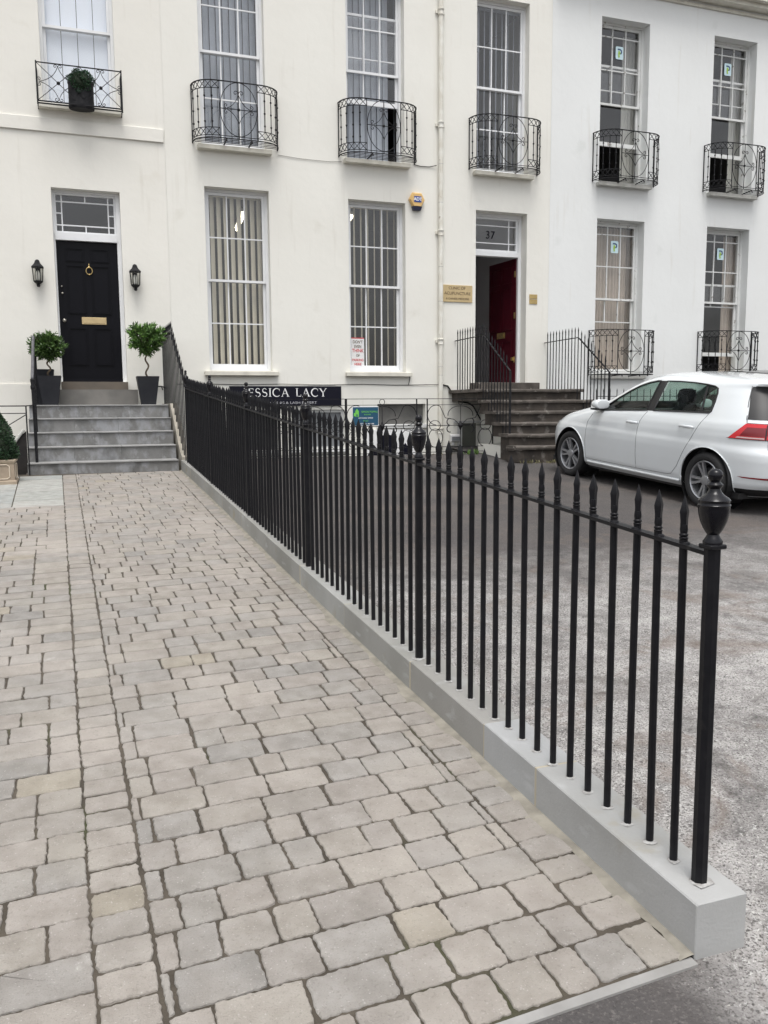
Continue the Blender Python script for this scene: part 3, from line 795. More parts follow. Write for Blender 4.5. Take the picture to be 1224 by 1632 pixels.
# ---- white house
UP = [(.25, 3), (1, 3), (1, 3)]
w4 = window(hC, 9.40, 10.47, 2.33, 5.265, 3.80, UP, [(.9, 3), (2.0, 1)], m='peel', sill='sillgrey', dep=.19, sillout=.06)
curtain(w4, 9.42, 10.36, 2.4, 5.2); curtain(w4, 10.37, 10.75, 2.4, 5.2, y=14.70, per=.05)
w5 = window(hC, 11.96, 13.02, 2.33, 5.275, 3.82, UP, [(.9, 3), (2.0, 1)], raise_=.36, m='peel', sill='sillgrey', dep=.19, sillout=.06)
curtain(w5, 12.72, 13.35, 2.4, 5.2)
u4 = window(hC, 9.41, 10.47, 5.92, 8.87, 7.42, UP, [(.9, 3), (2.0, 1)], raise_=.70, m='peel', sill='sillgrey', dep=.19, sillout=.12, sillw=.06)
curtain(u4, 10.20, 10.75, 5.95, 8.8, 'curtainpale', y=14.68, amp=.006)
u5 = window(hC, 11.97, 13.02, 5.92, 8.87, 7.44, UP, [(.9, 3), (2.0, 1)], raise_=.72, m='peel', sill='sillgrey', dep=.19, sillout=.12, sillw=.06)
curtain(u5, 12.80, 13.35, 5.95, 8.8, 'curtainpale', y=14.68, amp=.006)
window(hC, 14.5, 15.55, 2.33, 5.275, 3.82, UP, [(.9, 3), (2.0, 1)], m='peel', sill='sillgrey', dep=.19)
window(hC, 14.5, 15.55, 5.92, 8.87, 7.44, UP, [(.9, 3), (2.0, 1)], m='peel', sill='sillgrey', dep=.19)
for w, xc, zc in ((w4, 9.95, 4.80), (w5, 12.50, 4.80), (u4, 9.95, 8.37), (u5, 12.50, 8.38)): sticker(w, xc, zc, YF+.19+.024)
# cornice of the white house, band course of the left house, plinth, string line
b = MB(); b.box(8.38, 17.5, YF-.035, YF-.003, 9.32, 9.37); b.box(8.38, 17.5, YF-.30, YF-.003, 9.50, 9.62); b.box(8.38, 17.5, YF-.20, YF-.003, 9.42, 9.499); b.build('cornice', 'sillpaint', hC)
b = MB(); b.bevbox(-6, 1.43, YF-.03, YF-.002, 5.875, 6.075, .006); b.build('band_course', 'cream2', hA)
b = MB(); b.box(-6, -.31, YF-.02, YF-.002, -.9, 2.122); b.box(.87, 1.44, YF-.02, YF-.002, 1.80, 2.122); b.build('plinth', 'cream2', hA)
b = MB(); b.box(1.46, 6.05, YF-.012, YF-.002, 1.0, 2.115); 
wall_skip = None
hBp = MB()
# projecting basement face with its openings
wall(hBp, 1.46, 6.9, -.98, 2.118, [(2.42, 3.13, 1.02, 1.70), (3.40, 4.34, 1.02, 1.70), (4.95, 5.87, 1.43, 1.79), (6.50, 6.88, .60, 1.43)], y=YF-.014, th=.0135)
hBp.add([(1.46, YF-.014, 2.118), (6.9, YF-.014, 2.118), (6.9, YF, 2.118), (1.46, YF, 2.118)], [(0, 1, 2, 3)])
hBp.build('plinth', 'cream', hB)

# ---- door frames
def fanlight(parent, x0, x1, z0, z1, y, vx, hz_, m='wood', fr=.04):
    b = MB()
    b.box(x0, x1, y, y+.06, z0, z0+fr); b.box(x0, x1, y, y+.06, z1-fr, z1); b.box(x0, x0+fr, y+.001, y+.059, z0+fr, z1-fr); b.box(x1-fr, x1, y+.001, y+.059, z0+fr, z1-fr)
    for xx, za, zb in vx: b.box(xx-.009, xx+.009, y+.015, y+.045, max(za, z0+fr), min(zb, z1-fr))
    for zz, xa, xb in hz_: b.box(max(xa, x0+fr), min(xb, x1-fr), y+.018, y+.042, zz-.009, zz+.009)
    f = b.build('fanlight', m, parent); g = MB(); g.box(x0+fr, x1-fr, y+.028, y+.032, z0+fr, z1-fr); g.build('pane', 'glass', f); return f

def door0():
    y = 14.36
    b = MB(); b.box(-.261, -.235, y-.02, y+.10, 2.16, 5.079); b.box(.672, .734, y-.02, y+.10, 2.16, 5.079)
    b.box(-.235, .672, y-.045, y+.10, 4.335, 4.445); b.box(-.235, .672, y-.02, y+.1, 5.045, 5.079)
    b.build('door_frame', 'wood', hA)
    fanlight(hA, -.234, .671, 4.446, 5.044, y+.01, [(-.125, 0, 9), (.56, 0, 9), (.22, 4.92, 9), (.22, 0, 4.57)], [(4.92, -1, 9), (4.57, -1, 9), (4.745, -1, -.125), (4.745, .56, 9)], fr=.028)
    b = MB(); X0, X1, Z0, Z1 = -.232, .669, 2.20, 4.333
    b.box(X0, X1, y+.03, y+.075, Z0, Z1)
    for a, c in ((X0+.12, .175), (.262, X1-.12)):
        for p, q in ((2.42, 3.02), (3.22, 3.98), (3.98+.06, 4.25)):
            if p > 4: p, q = 4.02, 4.24
            # moulded frame round each panel
            for k, (d, yy) in enumerate(((0, .012), (.014, .020), (.028, .008))):
                o = d
                b.box(a+o, c-o, y+.03-yy, y+.031, p+o, p+o+.012); b.box(a+o, c-o, y+.03-yy, y+.031, q-o-.012, q-o)
                b.box(a+o, a+o+.012, y+.03-yy, y+.031, p+o+.012, q-o-.012); b.box(c-o-.012, c-o, y+.03-yy, y+.031, p+o+.012, q-o-.012)
    b.box(-.234, .671, y-.02, y+.029, 2.161, 2.215)
    d = b.build('front_door', 'blackdoor', hA); d['label'] = 'black panelled front door with brass letter plate'
    b = MB(); b.bevbox(.09, .46, y+.010, y+.030, 3.065, 3.175, .004); b.box(.11, .44, y+.006, y+.0105, 3.085, 3.155); b.build('letter_plate', 'brassplate', d)
    b = MB(); pts = [(.235+.047*math.cos(a), y-.01, 3.885+.055*math.sin(a)) for a in [i*6.283/20 for i in range(20)]]
    b.tube(pts, .008, 6, closed=True); b.sphere((.235, y+.01, 3.945), .022, 8); b.lathe([(.012, 0), (.010, .03), (.001, .05)], (.235, y+.01, 3.955), 8); b.sphere((.235, y-.01, 3.83), .014, 8)
    b.build('knocker', 'brass', d, smooth=True)
    for px, pz, r in ((-.165, 3.115, .030), (-.175, 3.53, .017), (-.18, 3.635, .013)):
        b = MB(); b.sphere((px, y-.005, pz), r, 8); b.tube([(px, y+.03, pz), (px, y, pz)], r*.5, 8); b.build('knob', 'steel', d, smooth=True)
    room(hA, -.6, 1.0, 2.1, 5.2)
door0()
def door37():
    y = 14.43
    b = MB(); b.box(6.861, 6.90, y-.02, y+.10, 2.16, 5.239); b.box(7.842, 7.899, y-.02, y+.10, 2.16, 5.239)
    b.box(6.90, 7.842, y-.03, y+.10, 4.49, 4.57); b.box(6.90, 7.842, y-.02, y+.1, 5.19, 5.239)
    b.build('door_frame', 'wood', hB)
    f = fanlight(hB, 6.901, 7.841, 4.571, 5.189, y+.01, [(7.66, 0, 9)], [(5.04, 0, 9), (4.73, 0, 9)])
    text('37', .20, f, (7.28, y+.030, 4.81), 'signblack', 'house_number')
    room(hB, 6.60, 8.12, 2.157, 5.35, 'hall', 18.8)
    L = .90; b = MB(); a = R(84)                       # open leaf hinged on the right, swung inward
    hx, hy = 7.838, 14.47; ux = Vector((-math.cos(a), math.sin(a), 0)); un = Vector((-ux.y, ux.x, 0))*-1
    def lb(s0, s1, d0, d1, z0, z1):
        vs = []
        for z in (z0, z1):
            for d in (d0, d1):
                for s_ in (s0, s1): p = Vector((hx, hy, z))+ux*s_+un*d; vs.append(p)
        b.hexa(vs)
    un = Vector((-math.sin(a), -math.cos(a), 0))        # towards the hall side seen from the street
    lb(0, L, -.02, .022, 2.18, 4.48)
    for s0, s1 in ((.10, .42), (.49, .81)):
        for p, q in ((2.38, 2.98), (3.18, 3.98), (4.06, 4.36)):
            for o, d in ((0, .034), (.02, .028)):
                lb(s0+o, s1-o, .022, d, p+o, p+o+.014); lb(s0+o, s1-o, .022, d, q-o-.014, q-o)
                lb(s0+o, s0+o+.014, .022, d, p+o+.014, q-o-.014); lb(s1-o-.014, s1-o, .022, d, p+o+.014, q-o-.014)
    d = b.build('front_door', 'reddoor', hB); d['label'] = 'dark red panelled front door standing open inward'
    b = MB(); lb(.33, .60, .023, .032, 3.04, 3.15); lb(.36, .57, .032, .036, 3.065, 3.125); b.build('letter_plate', 'brass', d)
    for z in (4.20, 3.44, 2.62):
        b = MB(); lb(-.005, .035, .023, .030, z-.055, z+.055); b.build('hinge', 'brass', d)
    b = MB(); lb(.03, .09, .023, .05, 2.60, 2.66); b.build('knob', 'brass', d)
door37()

# ---- basement windows and door of the middle house
def basement():
    y = YF+.06
    b = MB(); b.box(2.42, 3.13, y, y+.05, 1.02, 1.70); w = b.build('basement_window', 'greywindark', hB)
    b = MB(); b.bevbox(2.36, 3.19, YF-.07, YF-.016, .965, 1.018, .004); b.box(2.42, 3.13, YF-.02, y, .98, 1.019); b.build('sill', 'basewood', w)
    b = MB(); b.box(3.40, 4.34, y, y+.04, 1.02, 1.70); w = b.build('basement_window', 'greywin', hB)
    b = MB(); b.box(3.40, 3.45, y-.03, y-.001, 1.02, 1.70); b.box(4.29, 4.34, y-.03, y-.001, 1.02, 1.70); b.box(3.45, 4.29, y-.03, y-.001, 1.65, 1.70); b.box(3.45, 4.29, y-.03, y-.001, 1.02, 1.06); b.build('frame', 'basewood', w)
    b = MB(); b.bevbox(3.34, 4.40, YF-.07, YF-.016, .965, 1.018, .004); b.box(3.40, 4.34, YF-.02, y, .98, 1.019); b.build('sill', 'signwhite', w)
    y = YF+.12
    b = MB(); b.box(4.95, 5.87, y, y+.04, 1.43, 1.79); w = b.build('basement_window', 'greywin2', hB)
    b = MB(); b.bevbox(4.93, 5.90, YF-.06, YF-.016, 1.36, 1.428, .004); b.box(4.95, 5.87, YF-.02, y, 1.38, 1.432); b.build('sill', 'basewood', w)
    b = MB(); b.box(6.50, 6.88, YF+.0005, YF+.0008, .60, 1.43)
    b = MB(); b.box(6.50, 6.60, YF-.012, YF-.001, .60, 1.43); b.m = 1; b.box(6.60, 6.88, YF-.010, YF-.002, .60, 1.43)
    b.m = 0; b.box(6.42, 6.95, YF-.05, YF-.0145, 1.435, 1.475); b.build('basement_door', ['basewood', 'greywindark2'], hB)
M['greywindark'] = mat('dark_pane', (.03, .03, .032), .25)
M['greywin2'] = mat('dusty_pane', (.16, .155, .145), .5, c2=(.10, .10, .095), scale=4)
M['greywindark2'] = mat('grey_green_door', (.10, .105, .09), .6)
basement()

# ------------------------------------------------------------------ balconies
def make_bow_balcony(house_, xc, zb, Wd=.685, D=.36, H=.85, c=.30, m='ironold', cx=0, lab=None):
    """bowed iron window guard; xc centre, zb bottom height, in world coordinates"""
    Y0 = YF
    def plan(x):
        ax = abs(x)
        if ax <= c: return -D-.0
        f = (ax-c)/(Wd-c); return -D*max(0, 1-f**2.3)**(1/2.3)
    def P(x, z, d=0): return (xc+x, Y0+plan(x)-d, zb+z)
    # even steps round the curved ends
    side = []
    for i in range(11):
        a = math.pi/2*i/10; fx = math.cos(a)**(2/2.3); fy = math.sin(a)**(2/2.3)
        side.append((c+(Wd-c)*fx, -D*fy))
    path = [(-x, y) for x, y in side]+[(x, y) for x, y in reversed(side)]
    def ring(z, r, bb, flat=None): bb.tube([(xc+x, Y0+y, zb+z) for x, y in path], r, 4, flat=flat)
    b = MB(); ring(H, .008, b, (.014, .009)); o = b.build('window_balcony', m, house_)
    if lab: o['label'] = lab
    b = MB(); ring(.0, .008, b, (.014, .008)); ring(.035, .006, b)
    # floor bars
    for k in range(4):
        dd = -.06-.075*k; xw = Wd*.96-(.10 if k == 3 else .02*k); b.tube([(xc-xw, Y0+dd, zb-.002), (xc+xw, Y0+dd, zb-.002)], .006, 4)
    b.build('bottom_rail', m, o)
    for sx in (-1, 1):
        b = MB(); xx = sx*.20; b.tube([(xc+xx, Y0-.0, zb-.03), (xc+xx, Y0-D, zb-.012), (xc+xx, Y0-D-.02, zb-.045)], .011, 6); b.build('bracket', m, o)
        b = MB(); b.tube([(xc+sx*Wd, Y0-.012, zb-.02), (xc+sx*Wd, Y0-.012, zb+H+.01)], .010, 4); b.build('upright', m, o); b = MB(); b.tube([(xc+sx*c, Y0-D, zb-.01), (xc+sx*c, Y0-D, zb+H)], .008, 4); b.build('upright', m, o)
        # curved side panel: knobbed bars between two lattice bands
        def at(f):                                   # f 0 wall .. 1 front corner along the curve
            q = f*10; i = min(9, int(q)); t = q-i; (xa, ya), (xb, yb) = side[i], side[i+1]
            return sx*(xa+(xb-xa)*t), ya+(yb-ya)*t
        def Q(f, z): x, y = at(f); return (xc+x, Y0+y, zb+z)
        bh = .115
        for za, zb2 in ((H-bh, H), (.035, .035+bh)):
            b = MB(); N = 6; z = za if za > .1 else zb2; b.tube([Q(i/10, z) for i in range(11)], .0065, 4)
            for i in range(N):
                f0, f1 = i/N, (i+1)/N
                for p, q in ((za, zb2), (zb2, za)) : b.tube([Q(f0, p), Q((f0+f1)/2, (p+q)/2), Q(f1, q)], .0058, 4)
            b.build('lattice', m, o)
        for f in (.18, .42, .64, .84):
            b = MB(); x, y = at(f); b.tube([(xc+x, Y0+y, zb+.15), (xc+x, Y0+y, zb+H-bh)], .007, 6)
            for z in (.24, .43, .62): b.lathe([(.005, -.022), (.014, -.008), (.016, 0), (.014, .008), (.005, .022)], (xc+x, Y0+y, zb+z), 8)
            b.build('baluster', m, o)
    # centre oval with scrolls
    b = MB(); zc = .035+(H-.035)/2; rz = (H-.035)/2-.004; rx = c-.008; yD = Y0-D
    b.tube([(xc+rx*math.cos(a), yD, zb+zc+rz*math.sin(a)) for a in [i*6.2832/40 for i in range(40)]], .0062, 5, closed=True)
    b.tube([(xc, yD, zb), (xc, yD, zb+H)], .0075, 6); b.tube([(xc-c, yD, zb+zc), (xc+c, yD, zb+zc)], .006, 5)
    b.sphere((xc, yD, zb+zc), .024, 8)
    def arc(p0, p1, bow, n=10):
        a, e = Vector(p0), Vector(p1); mid = (a+e)/2+Vector(bow); 
        return [(a*(1-t)**2+mid*2*t*(1-t)+e*t*t) for t in [i/n for i in range(n+1)]]
    def spiral(cx_, cz_, r, a0, dr, n=16):
        return [(cx_+r*(1-i/n*.85)*math.cos(a0+dr*i*.42), cz_+r*(1-i/n*.85)*math.sin(a0+dr*i*.42)) for i in range(n+1)]
    for sx in (-1, 1):
        for sz in (-1, 1):
            pts = arc((sx*.0, sz*rz*.55), (sx*rx*.62, sz*.012), (-sx*.03, -sz*rz*.16)); b.tube([(xc+p.x, yD-.004, zb+zc+p.y) for p in [Vector((q[0], q[1])) for q in pts]], .006, 4)
            s = spiral(sx*rx*.68, sz*.048, .036, -sz*math.pi/2, sx*sz*1.0); b.tube([(xc+p, yD-.004, zb+zc+q) for p, q in s], .0062, 4)
        s = spiral(sx*.045, rz*.60, .040, math.pi/2+sx*math.pi/2, -sx*1.0); b.tube([(xc+p, yD-.004, zb+zc+q) for p, q in s], .0062, 4)
    b.build('oval_scroll', m, o, smooth=True)
    return o
M['ironold'].node_tree.nodes['Principled BSDF'].inputs['Roughness'].default_value = .55
for xc in (2.565, 4.985, 7.40): make_bow_balcony(hB, xc, 5.935)
make_bow_balcony(hC, 9.955, 5.935); make_bow_balcony(hC, 12.50, 5.945)
make_bow_balcony(hC, 9.955, 2.335, D=.40, H=.83); make_bow_balcony(hC, 12.51, 2.40, D=.40, H=.80)

def flat_balcony():
    x0, x1, zb, zt, y = -.372, .815, 6.22, 6.755, YF-.30
    b = MB(); 
    b.tube([(x0, YF, zt), (x0, y, zt), (x1, y, zt), (x1, YF, zt)], .01, 4); o = b.build('window_balcony', 'ironold', hA); o['label'] = 'low flat iron window guard with crossed scrolls'
    b = MB()
    for yy in (y, y+.10, y+.2): b.tube([(x0, yy, zb), (x1, yy, zb)], .012, 4)
    b.tube([(x0, YF, zb), (x0, y, zb)], .010, 4); b.tube([(x1, YF, zb), (x1, y, zb)], .010, 4); b.build('bottom_rail', 'ironold', o)
    for x in (x0, x1):
        b = MB(); b.tube([(x, y, zb-.05), (x, y, zt+.02)], .013, 4); b.build('upright', 'ironold', o); b = MB(); b.tube([(x, YF-.01, zb-.03), (x, YF-.01, zt)], .011, 4); b.build('upright', 'ironold', o)
    b = MB(); n = 2; w = (x1-x0)/n; zc = (zb+zt)/2; h = (zt-zb)/2
    def scroll(cx_, cz_, a0, sg):
        b.tube([(cx_+.030*(1-i/16)*math.cos(a0+sg*i*.5), y-.004, cz_+.030*(1-i/16)*math.sin(a0+sg*i*.5)) for i in range(14)], .0055, 4)
    for k in range(n):
        a = x0+k*w; xm = a+w/2
        b.tube([(a, y, zb), (a+w, y, zt)], .0055, 4); b.tube([(a, y, zt), (a+w, y, zb)], .0055, 4); b.sphere((xm, y-.004, zc), .026, 8)
        for sx in (-1, 1):
            for sz in (-1, 1):
                p0 = Vector((0, sz*(h-.03))); p1 = Vector((sx*(w/2-.03), 0)); pc = Vector((sx*.05, sz*.05))
                b.tube([(xm+q.x, y-.004, zc+q.y) for q in [p0*(1-t)**2+pc*2*t*(1-t)+p1*t*t for t in [i/12 for i in range(13)]]], .0055, 4)
                scroll(xm+sx*.034, zc+sz*(h-.038), math.pi/2*sz+(math.pi/2 if sx*sz > 0 else -math.pi/2), -sx*sz)
            for sz in (-1, 1): scroll(xm+sx*(w/2-.035), zc+sz*.034, (0 if sx > 0 else math.pi), sx*sz)
    b.build('scroll_panel', 'ironold', o)
flat_balcony()

# ------------------------------------------------------------------ wall fittings
def lantern(x, lab):
    t = thing('wall_lantern', lab, 'lamp', (x, YF, 3.78), group='wall lanterns beside the black door')
    y = YF-.11; z = 3.575
    b = MB(); n = 6; r = .085
    b.lathe([(.012, 0), (.026, .01), (.030, .03), (.022, .045), (.05, .06), (.072, .075), (.075, .09)], (x, y, z), n, ph=.52)
    b.lathe([(.10, .285), (.100, .295), (.085, .31), (.06, .335), (.045, .36), (.040, .375), (.030, .395), (.012, .405), (.001, .41)], (x, y, z), n, ph=.52)
    for k in range(n):
        a = .52+k*math.pi/3; b.tube([(x+.072*math.cos(a), y+.072*math.sin(a), z+.085), (x+.088*math.cos(a), y+.088*math.sin(a), z+.29)], .007, 4)
    b.box(x-.035, x+.035, YF-.03, YF-.002, z+.06, z+.36); b.box(x-.012, x+.012, YF-.06, YF-.02, z+.30, z+.33)
    b.build('housing', 'ironold', t)
    g = MB(); g.lathe([(.070, .09), (.084, .285)], (x, y, z), n, ph=.52); g.build('glass', 'lampglass', t)
    g = MB(); g.lathe([(.020, .09), (.026, .12), (.028, .20), (.018, .235), (.004, .25)], (x, y, z), 10); g.build('bulb', 'bulb', t, smooth=True)
lantern(-.507, 'black six-sided wall lantern on the cream wall left of the black door')
lantern(.910, 'black six-sided wall lantern on the wall between black door and tall window')

def alarm():
    x, z = 5.70, 5.30; t = thing('alarm_box', 'yellow hexagonal burglar alarm box on the cream wall by the downpipe', 'alarm box', (x, YF, z))
    hexa_ = [(.0, .155), (.10, .145), (.145, .01), (.085, -.10), (-.085, -.10), (-.145, .01), (-.10, .145)]
    hexa_ = [(-.085, .135), (.085, .135), (.145, .02), (.075, -.105), (-.075, -.105), (-.145, .02)]
    b = MB(); n = 6
    vs = [(x+p, YF-.002, z+q) for p, q in hexa_]+[(x+p, YF-.05, z+q) for p, q in hexa_]+[(x+p*.86, YF-.075, z+q*.86) for p, q in hexa_]
    fs = [tuple(range(12, 18)), tuple(range(6))]+[(r*6+i, r*6+(i+1) % 6, r*6+6+(i+1) % 6, r*6+6+i) for r in (0, 1) for i in range(6)]
    b.add(vs, fs); b.build('cover', 'yellow', t)
    b = MB(); b.hexa([(x-.07, YF-.066, z-.16), (x+.07, YF-.066, z-.16), (x-.07, YF-.004, z-.16), (x+.07, YF-.004, z-.16), (x-.088, YF-.072, z-.095), (x+.088, YF-.072, z-.095), (x-.088, YF-.004, z-.095), (x+.088, YF-.004, z-.095)]); b.build('strobe', 'signnavydk', t)
    b = MB(); b.box(x-.062, x+.072, YF-.080, YF-.0755, z-.028, z+.072); p = b.build('badge', 'blue', t)
    text('ADT', .075, p, (x+.005, YF-.0815, z-.002), 'signwhite', bold=.002)
M['signnavydk'] = mat('dark_strobe', (.01, .012, .04), .2)
alarm()

def sign37():
    x0, x1, z0, z1 = 6.20, 6.79, 3.605, 3.905
    t = thing('clinic_sign', 'brass sign reading clinic of acupuncture on the wall beside the red door', 'sign', ((x0+x1)/2, YF, z0))
    b = MB(); b.bevbox(x0, x1, YF-.018, YF-.002, z0, z1, .003); p = b.build('plate', 'brassplate', t)
    text('CLINIC OF', .070, p, ((x0+x1)/2-.01, YF-.0195, 3.828), 'signbrown'); text('ACUPUNCTURE', .072, p, ((x0+x1)/2, YF-.0195, 3.735), 'signbrown')
    text('& CHINESE MEDICINE', .047, p, ((x0+x1)/2, YF-.0195, 3.65), 'signbrown')
M['signbrown'] = mat('engraved_brown', (.13, .09, .05), .6)
sign37()
for i, (z0, z1, lab) in enumerate(((3.625, 3.71, 'lower small brass name plate right of the red door'), (3.722, 3.80, 'upper small brass name plate right of the red door'))):
    t = thing('name_plate', lab, 'plaque', (8.05, YF, z0), group='brass plates right of the red door')
    b = MB(); b.bevbox(7.965, 8.13, YF-.012, YF-.002, z0, z1, .002); p = b.build('plate', 'brass', t)
    if i == 0:
        for k in range(3): text(('CHARTERED', 'ACCOUNTANTS', 'ENTRANCE')[k] if False else '- - - -', .02, p, (8.047, YF-.0125, z1-.03-.022*k), 'signbrown')

# shop sign with serif capitals
def shop_sign():
    x0, x1, z0, z1 = 2.346, 4.278, 1.765, 2.098; y = YF-.045
    t = thing('shop_sign', 'long black sign with white serif capitals above the basement windows', 'sign', ((x0+x1)/2, YF, z0))
    b = MB(); b.box(x0, x1, y, YF-.016, z0, z1); p = b.build('board', 'signblack', t)
    L = MB(); yy = y-.004; h = .135; zb = 1.925
    def rect(a, c, p0, q0): L.box(a, c, yy, y-.0005, p0, q0)
    def stroke(pts, ws):
        for i in range(len(pts)-1):
            a, c = Vector(pts[i]), Vector(pts[i+1]); d = (c-a).normalized(); nn = Vector((-d.y, d.x)); wa, wb = ws[i]/2, ws[i+1]/2; e = d*.0015
            q = [a-nn*wa-e, c-nn*wb+e, c+nn*wb+e, a+nn*wa-e]; L.prism([tuple(v) for v in q], lambda u, v, dd: (u, dd, v), yy-.0001*(i % 7), y-.0005)
    TH, TN = .019, .008
    def serif(x, z, w=.045): rect(x-w/2, x+w/2, z-.003, z+.003)
    def letter(ch, x):
        B, T = zb, zb+h
        if ch == 'J': stroke([(x+.03, T), (x+.03, B+.01), (x+.02, B-.02), (x, B-.03)], [TH, TH, TH*.7, TN]); serif(x+.03, T); return .06
        if ch == 'I': rect(x+.01, x+.01+TH, B, T); serif(x+.0195, T); serif(x+.0195, B); return .04
        if ch == 'E':
            rect(x+.01, x+.01+TH, B, T); rect(x+.01, x+.085, T-TN, T+.0003); rect(x+.012, x+.075, B+h/2-TN/2, B+h/2+TN/2); rect(x+.0102, x+.09, B-.0003, B+TN)
            rect(x+.082, x+.087, T-.03, T); rect(x+.087, x+.092, B, B+.03); rect(x+.073, x+.077, B+h/2-.014, B+h/2+.014); return .10
        if ch == 'L': rect(x+.01, x+.01+TH, B, T); serif(x+.0195, T); rect(x+.0102, x+.09, B-.0003, B+TN); rect(x+.086, x+.091, B, B+.035); return .095
        if ch == 'S':
            pts = []; ws = []
            for i in range(17):
                a = R(40+ (230)*i/16); pts.append((x+.042+.032*math.cos(a), B+h*.745+h*.25*math.sin(a))); 
            pts = [(x+.042+.033*math.cos(R(25+245*i/12)), B+h*.75+h*.25*math.sin(R(25+245*i/12))) for i in range(13)]
            pts += [(x+.042+.038*math.cos(R(90-245*i/12)), B+h*.25+h*.26*math.sin(R(90-245*i/12))) for i in range(1, 13)]
            n = len(pts); ws = [TN+(TH-TN)*math.exp(-((i/(n-1)-.5)/.22)**2) for i in range(n)]; stroke(pts, ws); return .095
        if ch == 'C':
            pts = [(x+.075+.065*math.cos(R(45+270*i/18)), B+h/2+h*.5*math.sin(R(45+270*i/18))) for i in range(19)]
            ws = [TN+(TH-TN)*max(0, math.cos((i/18-.5)*math.pi*1.1)) for i in range(19)]; stroke(pts, ws); rect(x+.118, x+.123, T-.045, T-.008); return .135
        if ch == 'A':
            stroke([(x+.012, B), (x+.062, T)], [TN, TN]); stroke([(x+.062, T), (x+.115, B)], [TH, TH]); rect(x+.032, x+.095, B+h*.33, B+h*.33+TN*.8); serif(x+.012, B, .035); serif(x+.115, B, .045); return .13
        if ch == 'Y':
            stroke([(x+.008, T), (x+.06, B+h*.45)], [TH, TH]); stroke([(x+.11, T), (x+.06, B+h*.45)], [TN, TN]); rect(x+.05, x+.05+TH, B, B+h*.5); serif(x+.0595, B); serif(x+.008, T); serif(x+.11, T, .035); return .12
        return .10
    x = 2.575
    for ch in 'JESSICA LACY':
        x += letter(ch, x)+.020 if ch != ' ' else .10
    L.build('lettering', 'signwhite', p)
    text('FLOORING & LASH EXPERT', .058, p, (3.36, y-.003, 1.80), 'signgreyt', sx=1.35)
shop_sign()

def green_sign():
    x0, x1, z0, z1 = 4.15, 4.585, 1.44, 1.735; y = 13.10
    t = thing('notice_board', 'small blue and green notice board on the scroll railings', 'sign', (4.37, y, z0))
    b = MB(); b.box(x0-.006, x1+.006, y+.004, y+.012, z0-.006, z1+.012); b.m = 1; b.box(x0, x1, y, y+.004, z0, z1); p = b.build('board', ['signwhite', 'signnavy'], t)
    b = MB(); xl = x0+.07; zc = z0+.195
    b.box(xl-.03, xl+.03, y-.004, y-.0005, zc-.055, zc+.035); b.prism([(-.03, .035), (.03, .035), (0, .075)], lambda a, c, d: (xl+a, d, zc+c), y-.0042, y-.0005); b.box(xl-.055, xl-.031, y-.004, y-.0005, zc-.045, zc+.005)
    b.m = 1; b.box(xl-.012, xl+.008, y-.006, y-.0042, zc-.05, zc-.015); b.build('emblem', ['signgreen', 'signnavy'], p)
    text('SIMON POPPLE', .042, p, (x0+.285, y-.001, z0+.205), 'signgreen'); text('BUILDING', .026, p, (x0+.25, y-.001, z0+.165), 'signgreen')
    text('1ST FLOOR OFFICE', .030, p, ((x0+x1)/2, y-.001, z0+.108), 'signwhite'); text('TO LET', .028, p, ((x0+x1)/2, y-.001, z0+.062), 'signgreen'); text('PLEASE CALL IN HERE', .030, p, ((x0+x1)/2, y-.001, z0+.015), 'signwhite')
green_sign()

def parking_notice():
    x0, x1, z0, z1 = 4.56, 4.80, 2.44, 2.96; y = YF+.242
    t = thing('window_notice', 'white paper parking notice with red words inside the window corner', 'sign', ((x0+x1)/2, y, z0))
    b = MB(); b.box(x0, x1, y, y+.002, z0, z1); b.m = 1
    for a, c, p, q in ((x0, x1, z1-.02, z1), ): b.box(a, c, y-.0006, y-.0001, p, q)
    p = b.build('sheet', ['signwhite', 'signred'], t)
    for k, (s, sz, c) in enumerate((("DON'T", .072, 'signbrown'), ('EVEN', .068, 'signbrown'), ('THINK', .086, 'signred'), ('OF', .062, 'signbrown'), ('PARKING', .062, 'signred'), ('HERE', .070, 'signred'))):
        text(s, sz, p, ((x0+x1)/2, y-.001, z1-.10-k*.078), c, sx=.82, bold=.001)
parking_notice()

def downpipe():
    x, y = 6.148, YF-.06
    t = thing('downpipe', 'cream painted drainpipe running down the middle of the cream house', 'pipe', (x, y, 1.0))
    b = MB(); b.tube([(x, y, .95), (x, y, 10.9)], .042, 16); b.build('pipe', 'pipe', t, smooth=True, ang=60)
    for z in (8.45, 6.60, 4.78, 2.89, 1.30):
        b = MB(); b.lathe([(.043, -.05), (.052, -.045), (.052, -.03), (.047, -.025), (.047, .02), (.056, .03), (.058, .05), (.052, .058), (.043, .06)], (x, y, z), 16)
        b.box(x-.085, x+.085, YF-.03, YF-.003, z-.012, z+.035); b.build('bracket', 'pipe', t, smooth=True, ang=40)
    for z in (5.95, 5.30, 4.2, 3.6, 2.45, 2.3): 
        b = MB(); b.lathe([(.043, -.004), (.0445, 0), (.043, .004)], (x, y, z), 16); b.build('joint', 'sillgrey', t)
    # floodlight bracket region kept clear
downpipe()

